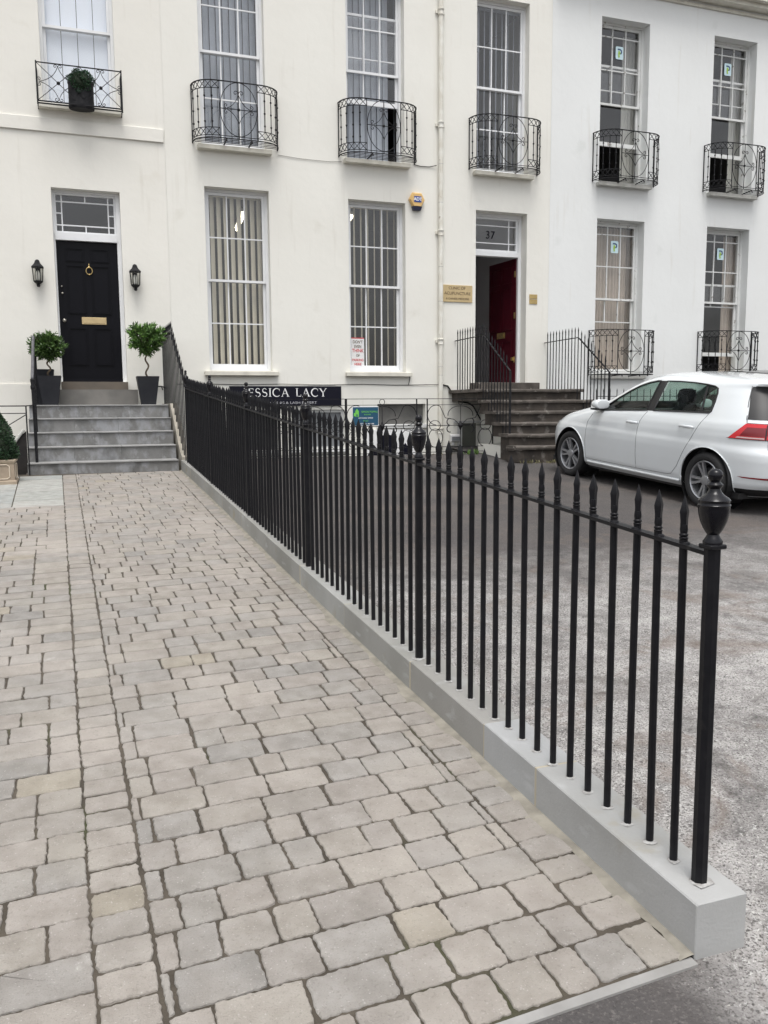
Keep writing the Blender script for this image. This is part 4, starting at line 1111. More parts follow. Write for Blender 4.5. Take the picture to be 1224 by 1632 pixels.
def floodlight():
    x, y, z = 6.40, YF-.12, 1.16
    t = thing('floodlight', 'small white outdoor floodlight low on the basement wall', 'lamp', (x, YF, z))
    b = MB(); b.hexa([(x-.09, y-.05, z-.05), (x+.09, y-.05, z-.05), (x-.08, y+.03, z-.07), (x+.08, y+.03, z-.07), (x-.095, y-.06, z+.06), (x+.095, y-.06, z+.06), (x-.08, y+.05, z+.075), (x+.08, y+.05, z+.075)])
    b.box(x-.02, x+.02, y+.04, YF-.002, z-.03, z+.03); b.lathe([(.03, -.12), (.035, -.09), (.02, -.05)], (x-.02, y+.03, z), 8); b.build('housing', 'signwhite', t)
    b = MB(); b.box(x-.078, x+.078, y-.062, y-.052, z-.04, z+.035); b.build('lens', 'greywin', t)
floodlight()

def cables():
    b = MB(); pts = [(1.5+i*.29, YF-.022, 2.128+.006*math.sin(i*1.3)) for i in range(17)]; b.tube(pts, .006, 5); 
    b.tube([(5.55, YF-.012, 2.34), (5.57, YF-.012, 2.25), (5.545, YF-.012, 2.13)], .005, 5)
    tag(b.build('string_cable', 'cable', smooth=True), 'thin black cable running level along the cream wall over the shop sign', 'cable')
    b = MB(); b.tube([(6.20, YF-.03, 2.13), (6.30, YF-.03, 2.11), (6.42, YF-.04, 1.93), (6.50, YF-.05, 1.83), (6.70, YF-.06, 1.80), (6.80, YF-.06, 1.74), (6.98, YF-.06, 1.45), (7.15, YF-.07, 1.05), (7.16, YF-.07, .75)], .014, 6)
    b2 = []
    tag(b.build('wall_cable', 'cable', smooth=True), 'thick black cable sagging from the drainpipe down beside the dark steps', 'cable')
    b = MB(); b.tube([(3.25, YF-.01, 5.86), (3.6, YF-.01, 5.835), (4.1, YF-.01, 5.83), (4.35, YF-.01, 5.85)], .004, 5); tag(b.build('wall_cable', 'greycable', smooth=True), 'thin grey cable between the first two window balconies of the cream house', 'cable')
    b = MB(); b.tube([(5.66, YF-.01, 5.915), (5.78, YF-.012, 5.895), (5.95, YF-.012, 5.90), (6.08, YF-.03, 5.93)], .007, 5); tag(b.build('wall_cable', 'cable', smooth=True), 'short black cable from the window balcony across to the drainpipe', 'cable')
cables()
# interior strip lights seen through the two lower windows
for k, (xa, ya, xb, yb, z, lab) in enumerate(((2.86, 15.2, 2.98, 16.6, 5.12, 'lit strip light inside behind the wide cream slats'), (4.70, 14.75, 4.86, 15.9, 5.10, 'lit strip light inside the window with the parking notice'))):
    t = thing('strip_light', lab, 'ceiling light', ((xa+xb)/2, (ya+yb)/2, z))
    b = MB(); b.tube([(xa, ya, z), (xb, yb, z)], .028, 6); b.build('tube', 'tube', t)
    b = MB(); d = .05; b.hexa([(xa-d, ya, z+.03), (xa+d, ya, z+.03), (xb-d, yb, z+.03), (xb+d, yb, z+.03), (xa-d, ya, z+.08), (xa+d, ya, z+.08), (xb-d, yb, z+.08), (xb+d, yb, z+.08)]); b.build('housing', 'signwhite', t)

# ------------------------------------------------------------------ steps of the middle house
def right_steps():
    t = thing('stone_steps', 'dark weathered stone steps up to the open red door', 'steps', (7.35, 11.8, gz(7.35, 11.8)))
    Y0, tr, Z0 = 13.1, .26, 2.03; rise = .1845; random.seed(3)
    nose = MB(); body = MB()
    for k in range(6):
        y = Y0-tr*k; z = Z0-rise*k
        x0, x1 = (6.36, 8.42) if k == 0 else (6.44, 8.46)
        yb = 14.185 if k == 0 else Y0-tr*(k-1)+.04
        th = .055
        # nosing slab, uneven front edge
        n = 9; vs = []; prof = [(0, -th), (-.006, -th*.5), (.0, -.008), (.014, 0)]
        for i in range(n+1):
            x = x0-.04+(x1-x0+.08)*i/n; w = random.uniform(-.006, .006); dz = random.uniform(-.004, .004)-(.010*math.sin(math.pi*i/n) if k else 0)
            for py, pz in prof: vs.append((x, y-.035+py+w, z+pz+dz))
            vs.append((x, yb, z+dz)); vs.append((x, yb, z-th))
        fs = []
        for i in range(n):
            for q in range(6): fs.append((i*6+q, i*6+(q+1) % 6, (i+1)*6+(q+1) % 6, (i+1)*6+q))
        fs += [tuple(range(6)), tuple(n*6+q for q in range(6))]
        nose.add(vs, fs)
        zb = (z-rise-.02) if k < 5 else gz(x0, y)-.1
        if k == 0:
            body.box(x0+.03, x1, y+.02, 14.18, z-.20, z-th)
        elif k < 4: body.box(x0+.02*(k % 2), x1, y, Y0-tr*(k-1)+.10, z-.24, z-th-.001)
        else: body.box(x0+.02*(k % 2), x1, y, Y0-tr*(k-1)+.04, gz(x0, y)-.1, z-th-.001)
    nose.build('tread', 'oldtread', t); body.build('riser', 'oldstone', t)
    b = MB(); b.box(6.95, 8.36, 13.33, 14.15, -.1, 1.60); b.box(6.50, 8.3, 12.40, 13.32, -.1, 1.09); b.build('support_wall', 'cream', t)
    # curtail bottom step end
    b = MB(); b.lathe([(.15, -.05), (.155, .0), (.155, .13), (.17, .135), (.17, .175), (.15, .18)], (6.50, Y0-tr*5+.14, Z0-rise*5-.21), 16); b.build('curtail_end', 'oldstone', t)
    b = MB(); b.bevbox(6.76, 8.02, 13.86, 14.40, 2.035, 2.165, .008); b.build('door_step', 'oldtread', t)
right_steps()

def spear_rail(name, lab, X, side):
    Y0, tr, Z0, rise = 13.1, .26, 2.03, .1845
    t = thing(name, lab, 'railing', (X, 14.19, Z0), group='railings either side of the dark stone steps')
    def base(y): 
        if y > 13.08: return Z0
        k = int((13.1-y)/tr)+1; return Z0-rise*min(k, 5)
    def top(y): return 2.925 if y >= 13.05 else 2.925-(13.05-y)*.66
    end = 12.08
    ys = [14.08-.104*i for i in range(20)]; ys = [y for y in ys if y > end+.03]
    for y in ys:
        bz, tz = base(y), top(y)
        if y <= 13.05: bz = base(y)
        b = picket_mesh(tz-bz, r=.0095, tip=.19, n=6); o = b.build('picket', 'ironold', t, smooth=True, local=True, ang=35); o.location = (0, y-14.19, bz-Z0)
    b = MB(); b.tube([(X, 14.19, 2.915), (X, 13.06, 2.925), (X, 13.0, 2.90), (X, end, top(end))], .01, 4, flat=(.019, .009)); b.build('rail', 'ironold', t)
    b = MB(); b.tube([(X, end, base(end)-.01), (X, end, top(end)+.0)], .019, 6); b.build('newel', 'ironold', t)
spear_rail('step_railing', 'black spiked iron railing on the left side of the dark stone steps', 6.455, 0)
spear_rail('step_railing', 'black spiked iron railing right of the dark steps, behind the car bonnet', 8.30, 1)

# ------------------------------------------------------------------ scroll railings before the basement
def area_railing():
    y = 13.12; x0, x1 = 1.62, 6.68; zt = 1.866
    t = thing('scroll_railing', 'black wrought iron railing of circles and curves before the basement', 'railing', (x0, y, gz(x0, y)))
    b = MB(); b.tube([(x0, y, zt), (x1, y, zt)], .009, 4, flat=(.012, .007)); b.tube([(x0, y, zt-.10), (x1, y, zt-.10)], .006, 4); b.build('top_rail', 'ironold', t)
    b = MB()
    for z in (1.06, .975): b.tube([(x0, y, z), (x1, y, z)], .007, 4)
    b.build('bottom_rail', 'ironold', t)
    panels = [(1.62, 2.84), (2.90, 4.03), (4.05, 5.27), (5.46, 6.68)]
    for a, c in panels:
        for x in (a, c):
            b = MB(); b.tube([(x, y, gz(x, y)-.03), (x, y, zt+.005)], .012, 4); b.build('upright', 'ironold', t)
        b = MB(); xm = (a+c)/2; zm = 1.42; r_ = .0068; T = zt-.10; Bt = 1.06
        def circ(cx_, cz_, rx, rz, a0=0, a1=360, n=24):
            return [(cx_+rx*math.cos(R(a0+(a1-a0)*i/n)), y, cz_+rz*math.sin(R(a0+(a1-a0)*i/n))) for i in range(n+1)]
        b.tube([(xm, y, T), (xm, y, .96)], r_, 5); b.tube([(a, y, zm), (c, y, zm)], r_*.9, 5)
        b.tube(circ(xm, zt-.05, .045, .045), r_*.8, 4); b.tube(circ(xm, 1.017, .042, .042), r_*.8, 4)
        b.sphere((xm, y, zm), .045, 6); b.lathe([(.005, -.09), (.03, -.03), (.03, .03), (.005, .09)], (xm, y, zm), 6)
        for s in (-1, 1):
            e = a if s < 0 else c
            # big S: circle in the upper corner swinging down to the centre
            pts = circ(e-s*.16, T-.17, .155, .165, 270 if s > 0 else 270, 270+(215*s*1), 16)
            pts = [(e-s*(.16+.155*math.sin(R(u))), y, T-.17-.165*math.cos(R(u))) for u in [-i*13 for i in range(17)]]
            pts += [(xm+s*.28, y, T-.22), (xm+s*.12, y, zm+.10), (xm+s*.03, y, zm+.02)]
            b.tube(pts, r_, 5)
            b.tube(circ(e-s*.14, zm, .10, .085), r_, 4)
            b.tube(circ(e-s*.15, (zm+Bt)/2-.03, .13, .155), r_, 4)
            # hanging arcs beside the centre bar
            b.tube([(xm+s*(.012+.22*math.sin(R(u))*1.0), y, T-.02-.15*(1-math.cos(R(u)))) for u in range(0, 100, 12)][:9], r_, 4)
            for sz in (-1, 1):
                b.tube([(xm+s*(.20+.05*math.cos(R(u))), y, zm+sz*(.06+.055*math.sin(R(u)))) for u in range(-90, 120, 20)], r_*1.4, 4)
        b.build('scroll_panel', 'ironold', t, smooth=True)
area_railing()
def basement_panel():
    x0, x1, z0, z1 = 4.70, 5.66, .80, 1.34; y = YF-.05
    t = thing('painted_board', 'white board with black arch and diamond shapes low on the basement wall', 'board', ((x0+x1)/2, YF, z0))
    b = MB(); b.box(x0, x1, y, YF-.016, z0, z1); p = b.build('backing', 'signwhite', t)
    b = MB(); f = lambda a, c, d: (a, d, c); xm = 5.16
    b.prism([(xm-.02+.17*math.cos(R(u)), 1.05+.20*math.sin(R(u))) for u in range(-90, 91, 20)]+[(xm-.02, .85)], f, y-.004, y-.0005)
    b.prism([(xm-.07+.17*math.cos(R(u)), 1.05+.20*math.sin(R(u))) for u in range(90, 241, 20)]+[(xm-.07, .85)], f, y-.004, y-.0005)
    b.prism([(4.74, .88), (4.86, 1.08), (5.05, .86)], f, y-.004, y-.0005); b.prism([(5.32, .90), (5.46, 1.10), (5.62, .88)], f, y-.004, y-.0005)
    b.build('mark', 'signblack', p)
basement_panel()

def right_area_rail():
    y = 13.12; x0, x1 = 8.75, 15.0
    t = thing('area_railing', 'plain black spiked railing before the white house, seen through the car windows', 'railing', (x0, y, gz(x0, y)))
    zt = 1.90; pk = None; n = 44
    for i in range(n):
        x = x0+(x1-x0)*i/(n-1)
        if not pk: pk = picket_mesh(zt-.95, r=.008, tip=.14, n=6).build('picket', 'ironold', t, smooth=True, local=True, ang=35); pk.location = (0, 0, .95-gz(x0, y))
        else: inst(pk, t, (x-x0, 0, .95-gz(x0, y)))
    b = MB(); b.tube([(x0, y, zt), (x1, y, zt)], .01, 4, flat=(.016, .008)); b.tube([(x0, y, 1.05), (x1, y, 1.05)], .01, 4, flat=(.016, .008)); b.build('rail', 'ironold', t)
right_area_rail()

def left_area_rail():
    y = 11.98; x1 = -.665; x0 = -3.0; zt = 1.775
    t = thing('area_railing', 'low plain black railing with a diagonal brace left of the grey steps', 'railing', (x1, y, gz(x1, y)))
    b = MB(); b.tube([(x0, y, zt), (x1, y, zt), (x1+.09, y+.12, zt+.01)], .01, 4, flat=(.014, .010)); b.tube([(x0, y, zt-.095), (x1, y, zt-.095)], .008, 4); b.build('rail', 'ironold', t)
    for x in (x1, -1.9, x0):
        b = MB(); b.tube([(x, y, .86), (x, y, zt)], .012, 4); b.build('upright', 'ironold', t)
    b = MB(); b.tube([(x1, y, zt-.11), (-1.25, y, 1.30)], .008, 4); b.tube([(-1.9, y, zt-.11), (-1.3, y, 1.30)], .008, 4); b.build('brace', 'ironold', t)
    # low kerb wall dropping to the light well
    t = thing('side_wall', 'dark low curved wall edge between stone planter and grey steps', 'wall', (-.8, 12.15, .87))
    b = MB(); pts = [(-1.15, .87), (-.96, 1.10), (-.86, 1.25), (-.75, 1.40), (-.70, 1.44), (-.70, -.9), (-1.15, -.9)]
    b.prism(pts, lambda a, c, d: (a, d, c), 12.30, 12.38); b.build('face', 'wellblack', t)
    b = MB(); 
    b.tube([(-1.15, 12.29, .90), (-.96, 12.29, 1.13), (-.86, 12.29, 1.28), (-.75, 12.29, 1.43), (-.72, 12.29, 1.46)], .02, 6); b.build('coping', 'sillgrey', t)
M['wellblack'] = mat('blackish_wall', (.018, .016, .016), .9, c2=(.03, .026, .024), scale=5, bump=.01, bscale=10)  # near-black wall colour with a slightly paler mottle
left_area_rail()

# ------------------------------------------------------------------ plants
def leaf_cloud(b, c, rad, n, size, col, squash=1, cone=None, up=.3, inner=.55):
    for _ in range(n):
        while True:
            d = Vector((random.gauss(0, 1), random.gauss(0, 1), random.gauss(0, 1)))
            if d.length > .1: break
        d.normalize(); rr = rad*(inner+(1-inner)*random.random()**.6)*(1+.13*math.sin(d.x*7+d.z*5)+.10*math.sin(d.y*9+1))
        p = Vector(c)+Vector((d.x*rr, d.y*rr, d.z*rr*squash))
        ax = (d+Vector((random.gauss(0, .45), random.gauss(0, .45), random.gauss(0, .35)+up))).normalized()
        side = ax.cross(Vector((random.gauss(0, 1), random.gauss(0, 1), random.gauss(0, 1)))).normalized()
        L = size*random.uniform(.7, 1.25); w = L*.17 if cone is None else L*.35
        nn = ax.cross(side)*L*.08
        k = random.uniform(.6, 1.35); b.cur = tuple(x*k for x in random.choice(col))
        b.add([p, p+ax*L*.45+side*w+nn, p+ax*L, p+ax*L*.45-side*w+nn], [(0, 1, 2), (0, 2, 3)])
    b.cur = None

def bay_tree(x, y, z, lab, hgt, rad, seed):
    random.seed(seed)
    pz = .43
    t = thing('planter_pot', lab[0], 'planter', (x, y, z), group='tall charcoal planters beside the black door')
    b = MB(); r0, r1 = .105, .165; th = .012
    def ring(r, zz): return [(x-r, y-r, zz), (x+r, y-r, zz), (x+r, y+r, zz), (x-r, y+r, zz)]
    vs = ring(r0, z)+ring(r1, z+pz)+ring(r1-th, z+pz)+ring(r1-th-.01, z+pz-.04)
    fs = [(0, 3, 2, 1)]+[(k*4+i, k*4+(i+1) % 4, k*4+4+(i+1) % 4, k*4+4+i) for k in range(3) for i in range(4)]
    b.add(vs, fs); b.build('pot', 'planter', t)
    b = MB(); b.add(ring(r1-.02, z+pz-.035), [(0, 1, 2, 3)]); b.build('soil', 'soil', t)
    t = thing('bay_tree', lab[1], 'tree', (x, y, z+pz-.03), group='clipped bay trees in the charcoal planters')
    b = MB(); zc = z+pz+hgt
    n = 40; H = zc-(z+pz-.05)
    b.tube([(x+.022*math.cos(i/n*17), y+.022*math.sin(i/n*17), z+pz-.05+H*i/n) for i in range(n+1)], [.015-.004*i/n for i in range(n+1)], 6)
    for k in range(9):
        a = k*.7; b.tube([(x, y, zc-.08), (x+.08*math.cos(a), y+.08*math.sin(a), zc+.01), (x+rad*.75*math.cos(a), y+rad*.75*math.sin(a), zc+.08+.05*(k % 3))], [.009, .006, .002], 5)
    b.build('trunk', 'bark', t, smooth=True)
    b = MB(); cols = [(.075, .135, .035), (.055, .11, .03), (.10, .17, .045), (.045, .085, .028)]
    if seed % 2: cols = [(.10, .20, .045), (.075, .15, .04), (.15, .27, .065), (.055, .10, .03)]
    cen = Vector((x, y, zc+.04))
    leaf_cloud(b, cen, rad*.80, 500, .085, cols[1:], squash=.8, inner=.3)
    for k in range(150):
        while True:
            d = Vector((random.gauss(0, 1), random.gauss(0, 1), random.gauss(.12, .95)))
            if d.length > .2: break
        d.normalize(); out = rad*random.choice((.92, 1.0, 1.05, 1.18, 1.30))*(1.0 if d.z > -.2 else .88); tip = cen+Vector((d.x*out, d.y*out, d.z*out*.86))
        root = cen+d*rad*.45; grow = ((tip-root).normalized()+Vector((0, 0, .35))).normalized(); lit = random.uniform(.7, 1.35)  # lit is a random leaf tone factor for each shoot
        for w_ in range(9):
            f = .35+.65*w_/8; p = root.lerp(tip, f)
            for q in range(2):
                ax = (grow*(.55+.5*f)+Vector((random.gauss(0, 1), random.gauss(0, 1), random.gauss(0, .8)))*.62).normalized()
                sd = ax.cross(Vector((random.gauss(0, 1), random.gauss(0, 1), random.gauss(0, 1)))).normalized(); L = random.uniform(.055, .095)*(1.1-.25*f); nn = ax.cross(sd)*L*.07
                c_ = random.choice(cols); kk = lit*(.65+.55*f)*random.uniform(.8, 1.2); b.cur = tuple(v*kk for v in c_)  # leaf colour gets paler towards the shoot tip
                b.add([p, p+ax*L*.45+sd*L*.15+nn, p+ax*L, p+ax*L*.45-sd*L*.15+nn], [(0, 1, 2), (0, 2, 3)])
    b.cur = None
    b.build('crown', 'leaf', t)
bay_tree(-.41, 13.62, 1.796, ('charcoal tapered planter left of the black door', 'dark green bay tree with twisted stem, left of the black door'), .37, .205, 2)
bay_tree(1.00, 13.62, 1.796, ('charcoal tapered planter between the black door and spiked railing', 'bright green bay tree with twisted stem, touching the spiked railing'), .52, .240, 3)
def back_pot():
    x, y, z = -.50, 13.98, 1.796; t = thing('planter_pot', 'plain charcoal planter half hidden behind the left-hand bay tree planter', 'planter', (x, y, z))
    b = MB(); vs = []
    for r, zz in ((.11, z), (.15, z+.54), (.138, z+.54), (.13, z+.48)): vs += [(x-r, y-r, zz), (x+r, y-r, zz), (x+r, y+r, zz), (x-r, y+r, zz)]
    b.add(vs, [(0, 3, 2, 1), (12, 13, 14, 15)]+[(k*4+i, k*4+(i+1) % 4, k*4+4+(i+1) % 4, k*4+4+i) for k in range(3) for i in range(4)]); b.build('pot', 'planter', t)
back_pot()
def lamp_pipe():
    b = MB(); b.tube([(1.13, YF-.03, 2.09), (1.25, YF-.05, 2.09), (1.27, YF-.05, 2.03)], .010, 6); b.tube([(1.25, YF-.05, 2.09), (1.34, YF-.05, 2.06)], .008, 6)
    tag(b.build('outside_tap', 'ironold', smooth=True), 'small dark tap on the wall behind the right-hand planter', 'tap')
lamp_pipe()

def balcony_pot():
    x, y, z = .235, YF-.20, 6.235
    random.seed(11)
    t = thing('balcony_pot', 'black embossed pot hanging in the low balcony above the black door', 'planter', (x, y, z))
    b = MB(); b.lathe([(.172, -.055), (.182, -.045), (.180, .02), (.180, .30), (.188, .305), (.188, .33), (.17, .33)], (x, y, z), 28, sy=.62)
    b.tube([(x-.06+.12*i/10, y-.118, z+.12+.04*math.sin(i*.63)) for i in range(11)], .005, 4); b.build('pot', 'ironold', t, smooth=True, ang=40)
    t = thing('box_ball', 'round clipped box bush in the black balcony pot', 'bush', (x, y, z+.35))
    b = MB(); b.sphere((x, y, z+.325), .160, 12); b.build('core', 'boxcore', t)
    b = MB(); leaf_cloud(b, (x, y, z+.325), .176, 3600, .020, [(.018, .07, .03), (.025, .09, .03), (.012, .05, .022)], inner=.80, cone=1, up=.1); b.build('leaves', 'boxleaf', t)
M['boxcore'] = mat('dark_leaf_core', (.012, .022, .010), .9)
balcony_pot()

def topiary():
    x, y = -1.01, 11.45; z = gz(x, y); random.seed(5)
    t = thing('stone_planter', 'square cast stone planter with raised panel at the left edge', 'planter', (x, y, z))
    b = MB(); h = .285
    def sq(r, zz): return [(x-r, y-r, z+zz), (x+r, y-r, z+zz), (x+r, y+r, z+zz), (x-r, y+r, z+zz)]
    prof = [(.235, -.02), (.235, .02), (.215, .035), (.212, .24), (.225, .25), (.232, .27), (.232, h), (.205, h), (.20, h-.04)]
    vs = []; [vs.extend(sq(r, zz)) for r, zz in prof]
    fs = [(0, 3, 2, 1)]+[(k*4+i, k*4+(i+1) % 4, k*4+4+(i+1) % 4, k*4+4+i) for k in range(len(prof)-1) for i in range(4)]+[tuple(range(len(vs)-4, len(vs)))]
    b.add(vs, fs); p = b.build('box', 'terracotta', t)
    b = MB(); yy = y-.218
    fr = [(-.16, .075), (-.13, .05), (.13, .05), (.16, .075), (.16, .20), (.13, .225), (-.13, .225), (-.16, .20)]
    b.tube([(x+a, yy, z+c) for a, c in fr], .008, 6, closed=True); b.tube([(x+.218, y+a, z+c) for a, c in fr], .008, 6, closed=True); b.build('moulding', 'castlight', p)
    t = thing('cone_topiary', 'dense dark green cone shaped topiary in the cast stone planter', 'bush', (x, y, z+h))
    b = MB(); H = .64
    core = MB(); core.lathe([(.16, -.02), (.22, .12), (.19, .32), (.12, .48), (.02, .60)], (x, y, z+h), 14); core.build('core', 'boxcore', t, smooth=True)
    cols = [(.022, .055, .026), (.03, .07, .03), (.016, .042, .02), (.04, .085, .035)]
    for _ in range(7000):
        f = random.random(); f = f**1.1; a = random.random()*6.283
        rr = (.20+.06*math.sin(f*3.0)) * (1-f)**.75*1.05+.012; rr *= 1+.08*math.sin(a*5+f*13)+.05*math.sin(a*11-f*21); rr *= random.uniform(.86, 1.08)
        p = Vector((x+rr*math.cos(a), y+rr*math.sin(a), z+h+H*f)); d = Vector((math.cos(a), math.sin(a), .5))
        ax = (d+Vector((random.gauss(0, .6), random.gauss(0, .6), random.gauss(0, .6)))).normalized(); side = ax.cross(Vector((random.gauss(0, 1), random.gauss(0, 1), random.gauss(0, 1)))).normalized()
        L = random.uniform(.02, .034); k = random.uniform(.6, 1.3); b.cur = tuple(c*k for c in random.choice(cols))
        b.add([p, p+ax*L*.5+side*L*.35, p+ax*L, p+ax*L*.5-side*L*.35], [(0, 1, 2), (0, 2, 3)])
    b.cur = None; b.build('leaves', 'boxleaf', t)
topiary()

def weeds():
    random.seed(9); b = MB()
    spots = [(6.22, 12.98, 60, .07), (6.6, 11.72, 30, .05), (7.3, 11.70, 80, .06), (7.8, 11.72, 70, .06), (6.95, 11.7, 40, .05), (5.6, 13.0, 8, .04)]
    for sx, sy, n, hh in spots:
        for _ in range(n):
            px, py = sx+random.gauss(0, .09), sy+random.gauss(0, .02); z = gz(px, py)-.012; L = hh*random.uniform(.6, 1.6)
            d = Vector((random.gauss(0, .4), random.gauss(0, .4), 1)).normalized(); s = d.cross(Vector((random.gauss(0, 1), random.gauss(0, 1), 0))).normalized()*L*.14
            k = random.uniform(.6, 1.3); b.cur = (.09*k, .17*k, .035*k) if hh > .06 else (.14*k, .13*k, .06*k)
            p = Vector((px, py, z)); b.add([p-s*.5, p+d*L*.5+s, p+d*L, p+d*L*.5-s], [(0, 1, 2, 3)])
    tag(b.build('weeds', 'weed'), 'small weeds growing along the foot of the dark steps and railing', 'weeds', kind='stuff')
    # loose gravel lying on the forecourt
    b = MB(); random.seed(21)
    for _ in range(13000):
        if random.random() < .6: X = random.uniform(1.70, 4.2); Y = random.uniform(1.2, 5.5)
        elif random.random() < .7: Y = random.uniform(1.4, 6.0); X = kerb_left(Y)+.185+abs(random.gauss(0, .12))
        else: X = random.uniform(1.3, 2.4); Y = random.uniform(1.2, 1.85)
        if X < kerb_left(Y)+.186 and Y > 1.81: continue
        if Y < 1.86 and (X < 1.5 or random.random() < .5): continue
        s = random.choice((.0018, .002, .0025, .003, .0035, .005))*random.uniform(.7, 1.15)
        if random.random() < .006: s *= 1.6
        z = gz(X, Y)-.012+s*.35; k = random.uniform(.5, 1.1); c = random.choice([(.36, .34, .32), (.28, .26, .245), (.18, .17, .165), (.40, .385, .36), (.14, .13, .125)]); b.cur = tuple(v*k for v in c)
        vs = []
        a0 = random.random()*6.28
        for q in range(4): a = a0+q*1.57+random.uniform(-.3, .3); rr = s*random.uniform(.7, 1.2); vs.append((X+rr*math.cos(a), Y+rr*math.sin(a), z+random.uniform(-.3, .2)*s))
        vs += [(X, Y, z+s*.65), (X, Y, z-s*.6)]
        b.add(vs, [(0, 1, 4), (1, 2, 4), (2, 3, 4), (3, 0, 4), (1, 0, 5), (2, 1, 5), (3, 2, 5), (0, 3, 5)])
    tag(b.build('gravel', 'stone'), 'loose grey gravel chips lying on the dusty forecourt by the kerb', 'gravel', kind='stuff')
weeds()

# ------------------------------------------------------------------ the cars
def interp(tab, z):
    if z <= tab[0][0]: return tab[0][1]
    for (a, p), (c, q) in zip(tab, tab[1:]):
        if z <= c:
            t = (z-a)/(c-a); return p+(q-p)*t
    return tab[-1][1]
def smooth_tab(tab, n=3):
    tab = [(z if z < 1.43 else 1.43+(z-1.43)*1.45, v) for z, v in tab]       # crown of the roof
    # resample and relax a table so the profile has no kinks
    zs = [tab[0][0]+(tab[-1][0]-tab[0][0])*i/400 for i in range(401)]; vs = [interp(tab, z) for z in zs]
    for _ in range(n): vs = [vs[0]]+[(vs[i-1]+2*vs[i]+vs[i+1])/4 for i in range(1, 400)]+[vs[-1]]
    return list(zip(zs, vs))
RR = smooth_tab([(.20, .20), (.26, .13), (.33, .07), (.42, .045), (.60, .03), (.68, .04), (.74, .09), (.84, .10), (1.0, .13), (1.06, .16), (1.16, .215), (1.28, .29), (1.38, .35), (1.405, .33), (1.43, .30), (1.45, .36), (1.47, .62), (1.485, .95), (1.495, 1.25), (1.502, 1.62)], 4)
RF = smooth_tab([(.20, 4.00), (.28, 4.13), (.40, 4.19), (.55, 4.20), (.66, 4.165), (.74, 4.09), (.81, 3.97), (.87, 3.83), (.93, 3.60), (.975, 3.40), (1.01, 3.24), (1.06, 3.12), (1.118, 2.99), (1.25, 2.74), (1.35, 2.54), (1.435, 2.30), (1.465, 2.14), (1.485, 1.96), (1.495, 1.84), (1.502, 1.68)], 4)
HW = smooth_tab([(.20, .80), (.26, .86), (.34, .880), (.50, .892), (.64, .899), (.72, .898), (.765, .889), (.84, .885), (.92, .874), (.98, .856), (1.03, .828), (1.1, .797), (1.2, .750), (1.3, .703), (1.40, .650), (1.43, .622), (1.455, .575), (1.47, .51), (1.485, .40), (1.495, .25), (1.502, .02)], 2)
def NN(z): return 5.0 if z < .95 else (5.0-(z-.95)*1.6 if z < 1.4 else 4.28)
def carW(s, z):
    r, f = interp(RR, z), interp(RF, z); c = (r+f)/2; h = (f-r)/2; q = min(1, abs(s-c)/h); return interp(HW, z)*max(0, 1-q**NN(z))**(1/NN(z))
def carRear(x, z):
    r, f = interp(RR, z), interp(RF, z); c = (r+f)/2; h = (f-r)/2; q = min(.999, abs(x)/interp(HW, z)); return c-h*(1-q**NN(z))**(1/NN(z))

HUBR, HUBF, WR = .80, 3.425, .320
WIN_F = [(2.80, .978), (2.76, 1.03), (2.58, 1.155), (2.42, 1.250), (2.26, 1.322), (2.10, 1.370), (1.95, 1.398), (1.895, 1.400), (1.905, 1.040)]
WIN_R = [(1.785, 1.046), (1.775, 1.404), (1.55, 1.408), (1.30, 1.404), (1.10, 1.392), (.97, 1.378), (.91, 1.355), (.880, 1.30), (.862, 1.20), (.856, 1.10), (.875, 1.082), (1.2, 1.070)]
def inpoly(p, poly):
    x, y = p; c = False; n = len(poly)
    for i in range(n):
        (x0, y0), (x1, y1) = poly[i], poly[(i+1) % n]
        if (y0 > y) != (y1 > y) and x < (x1-x0)*(y-y0)/(y1-y0)+x0: c = not c
    return c
def nearest(p, poly):
    P = Vector(p); best = (9, None); n = len(poly)
    for i in range(n):
        a, e = Vector(poly[i]), Vector(poly[(i+1) % n]); d = e-a; t = max(0, min(1, (P-a).dot(d)/d.length_squared)); q = a+d*t
        if (q-P).length < best[0]: best = ((q-P).length, q)
    return best
def circle_poly(s, z, r, n=48): return [(s+r*math.cos(6.2832*i/n), z+r*math.sin(6.2832*i/n)) for i in range(n)]
ARCH = [circle_poly(HUBR, .33, .366, 64), circle_poly(HUBF, .33, .366, 64)]
GQ = .86                                    # share of the half length treated as flank
def carB(B, z, d=0):
    """point on the tail at angle B (degrees from the rear axis, + = right side) and height z, pushed out by d"""
    r, f = interp(RR, z), interp(RF, z); c = (r+f)/2; h = (f-r)/2; w = interp(HW, z); n = NN(z); a = R(B); ca, sa = math.cos(a), math.sin(a)
    rad = (abs(ca)**n+abs(sa)**n)**(-1/n); x, s_ = w*rad*sa, c-h*rad*ca
    nx = (abs(sa*rad)**(n-1))/w*(1 if sa > 0 else -1); ny = -(abs(ca*rad)**(n-1))/h; L = math.hypot(nx, ny) or 1
    return (x+nx/L*d, s_+ny/L*d, z)

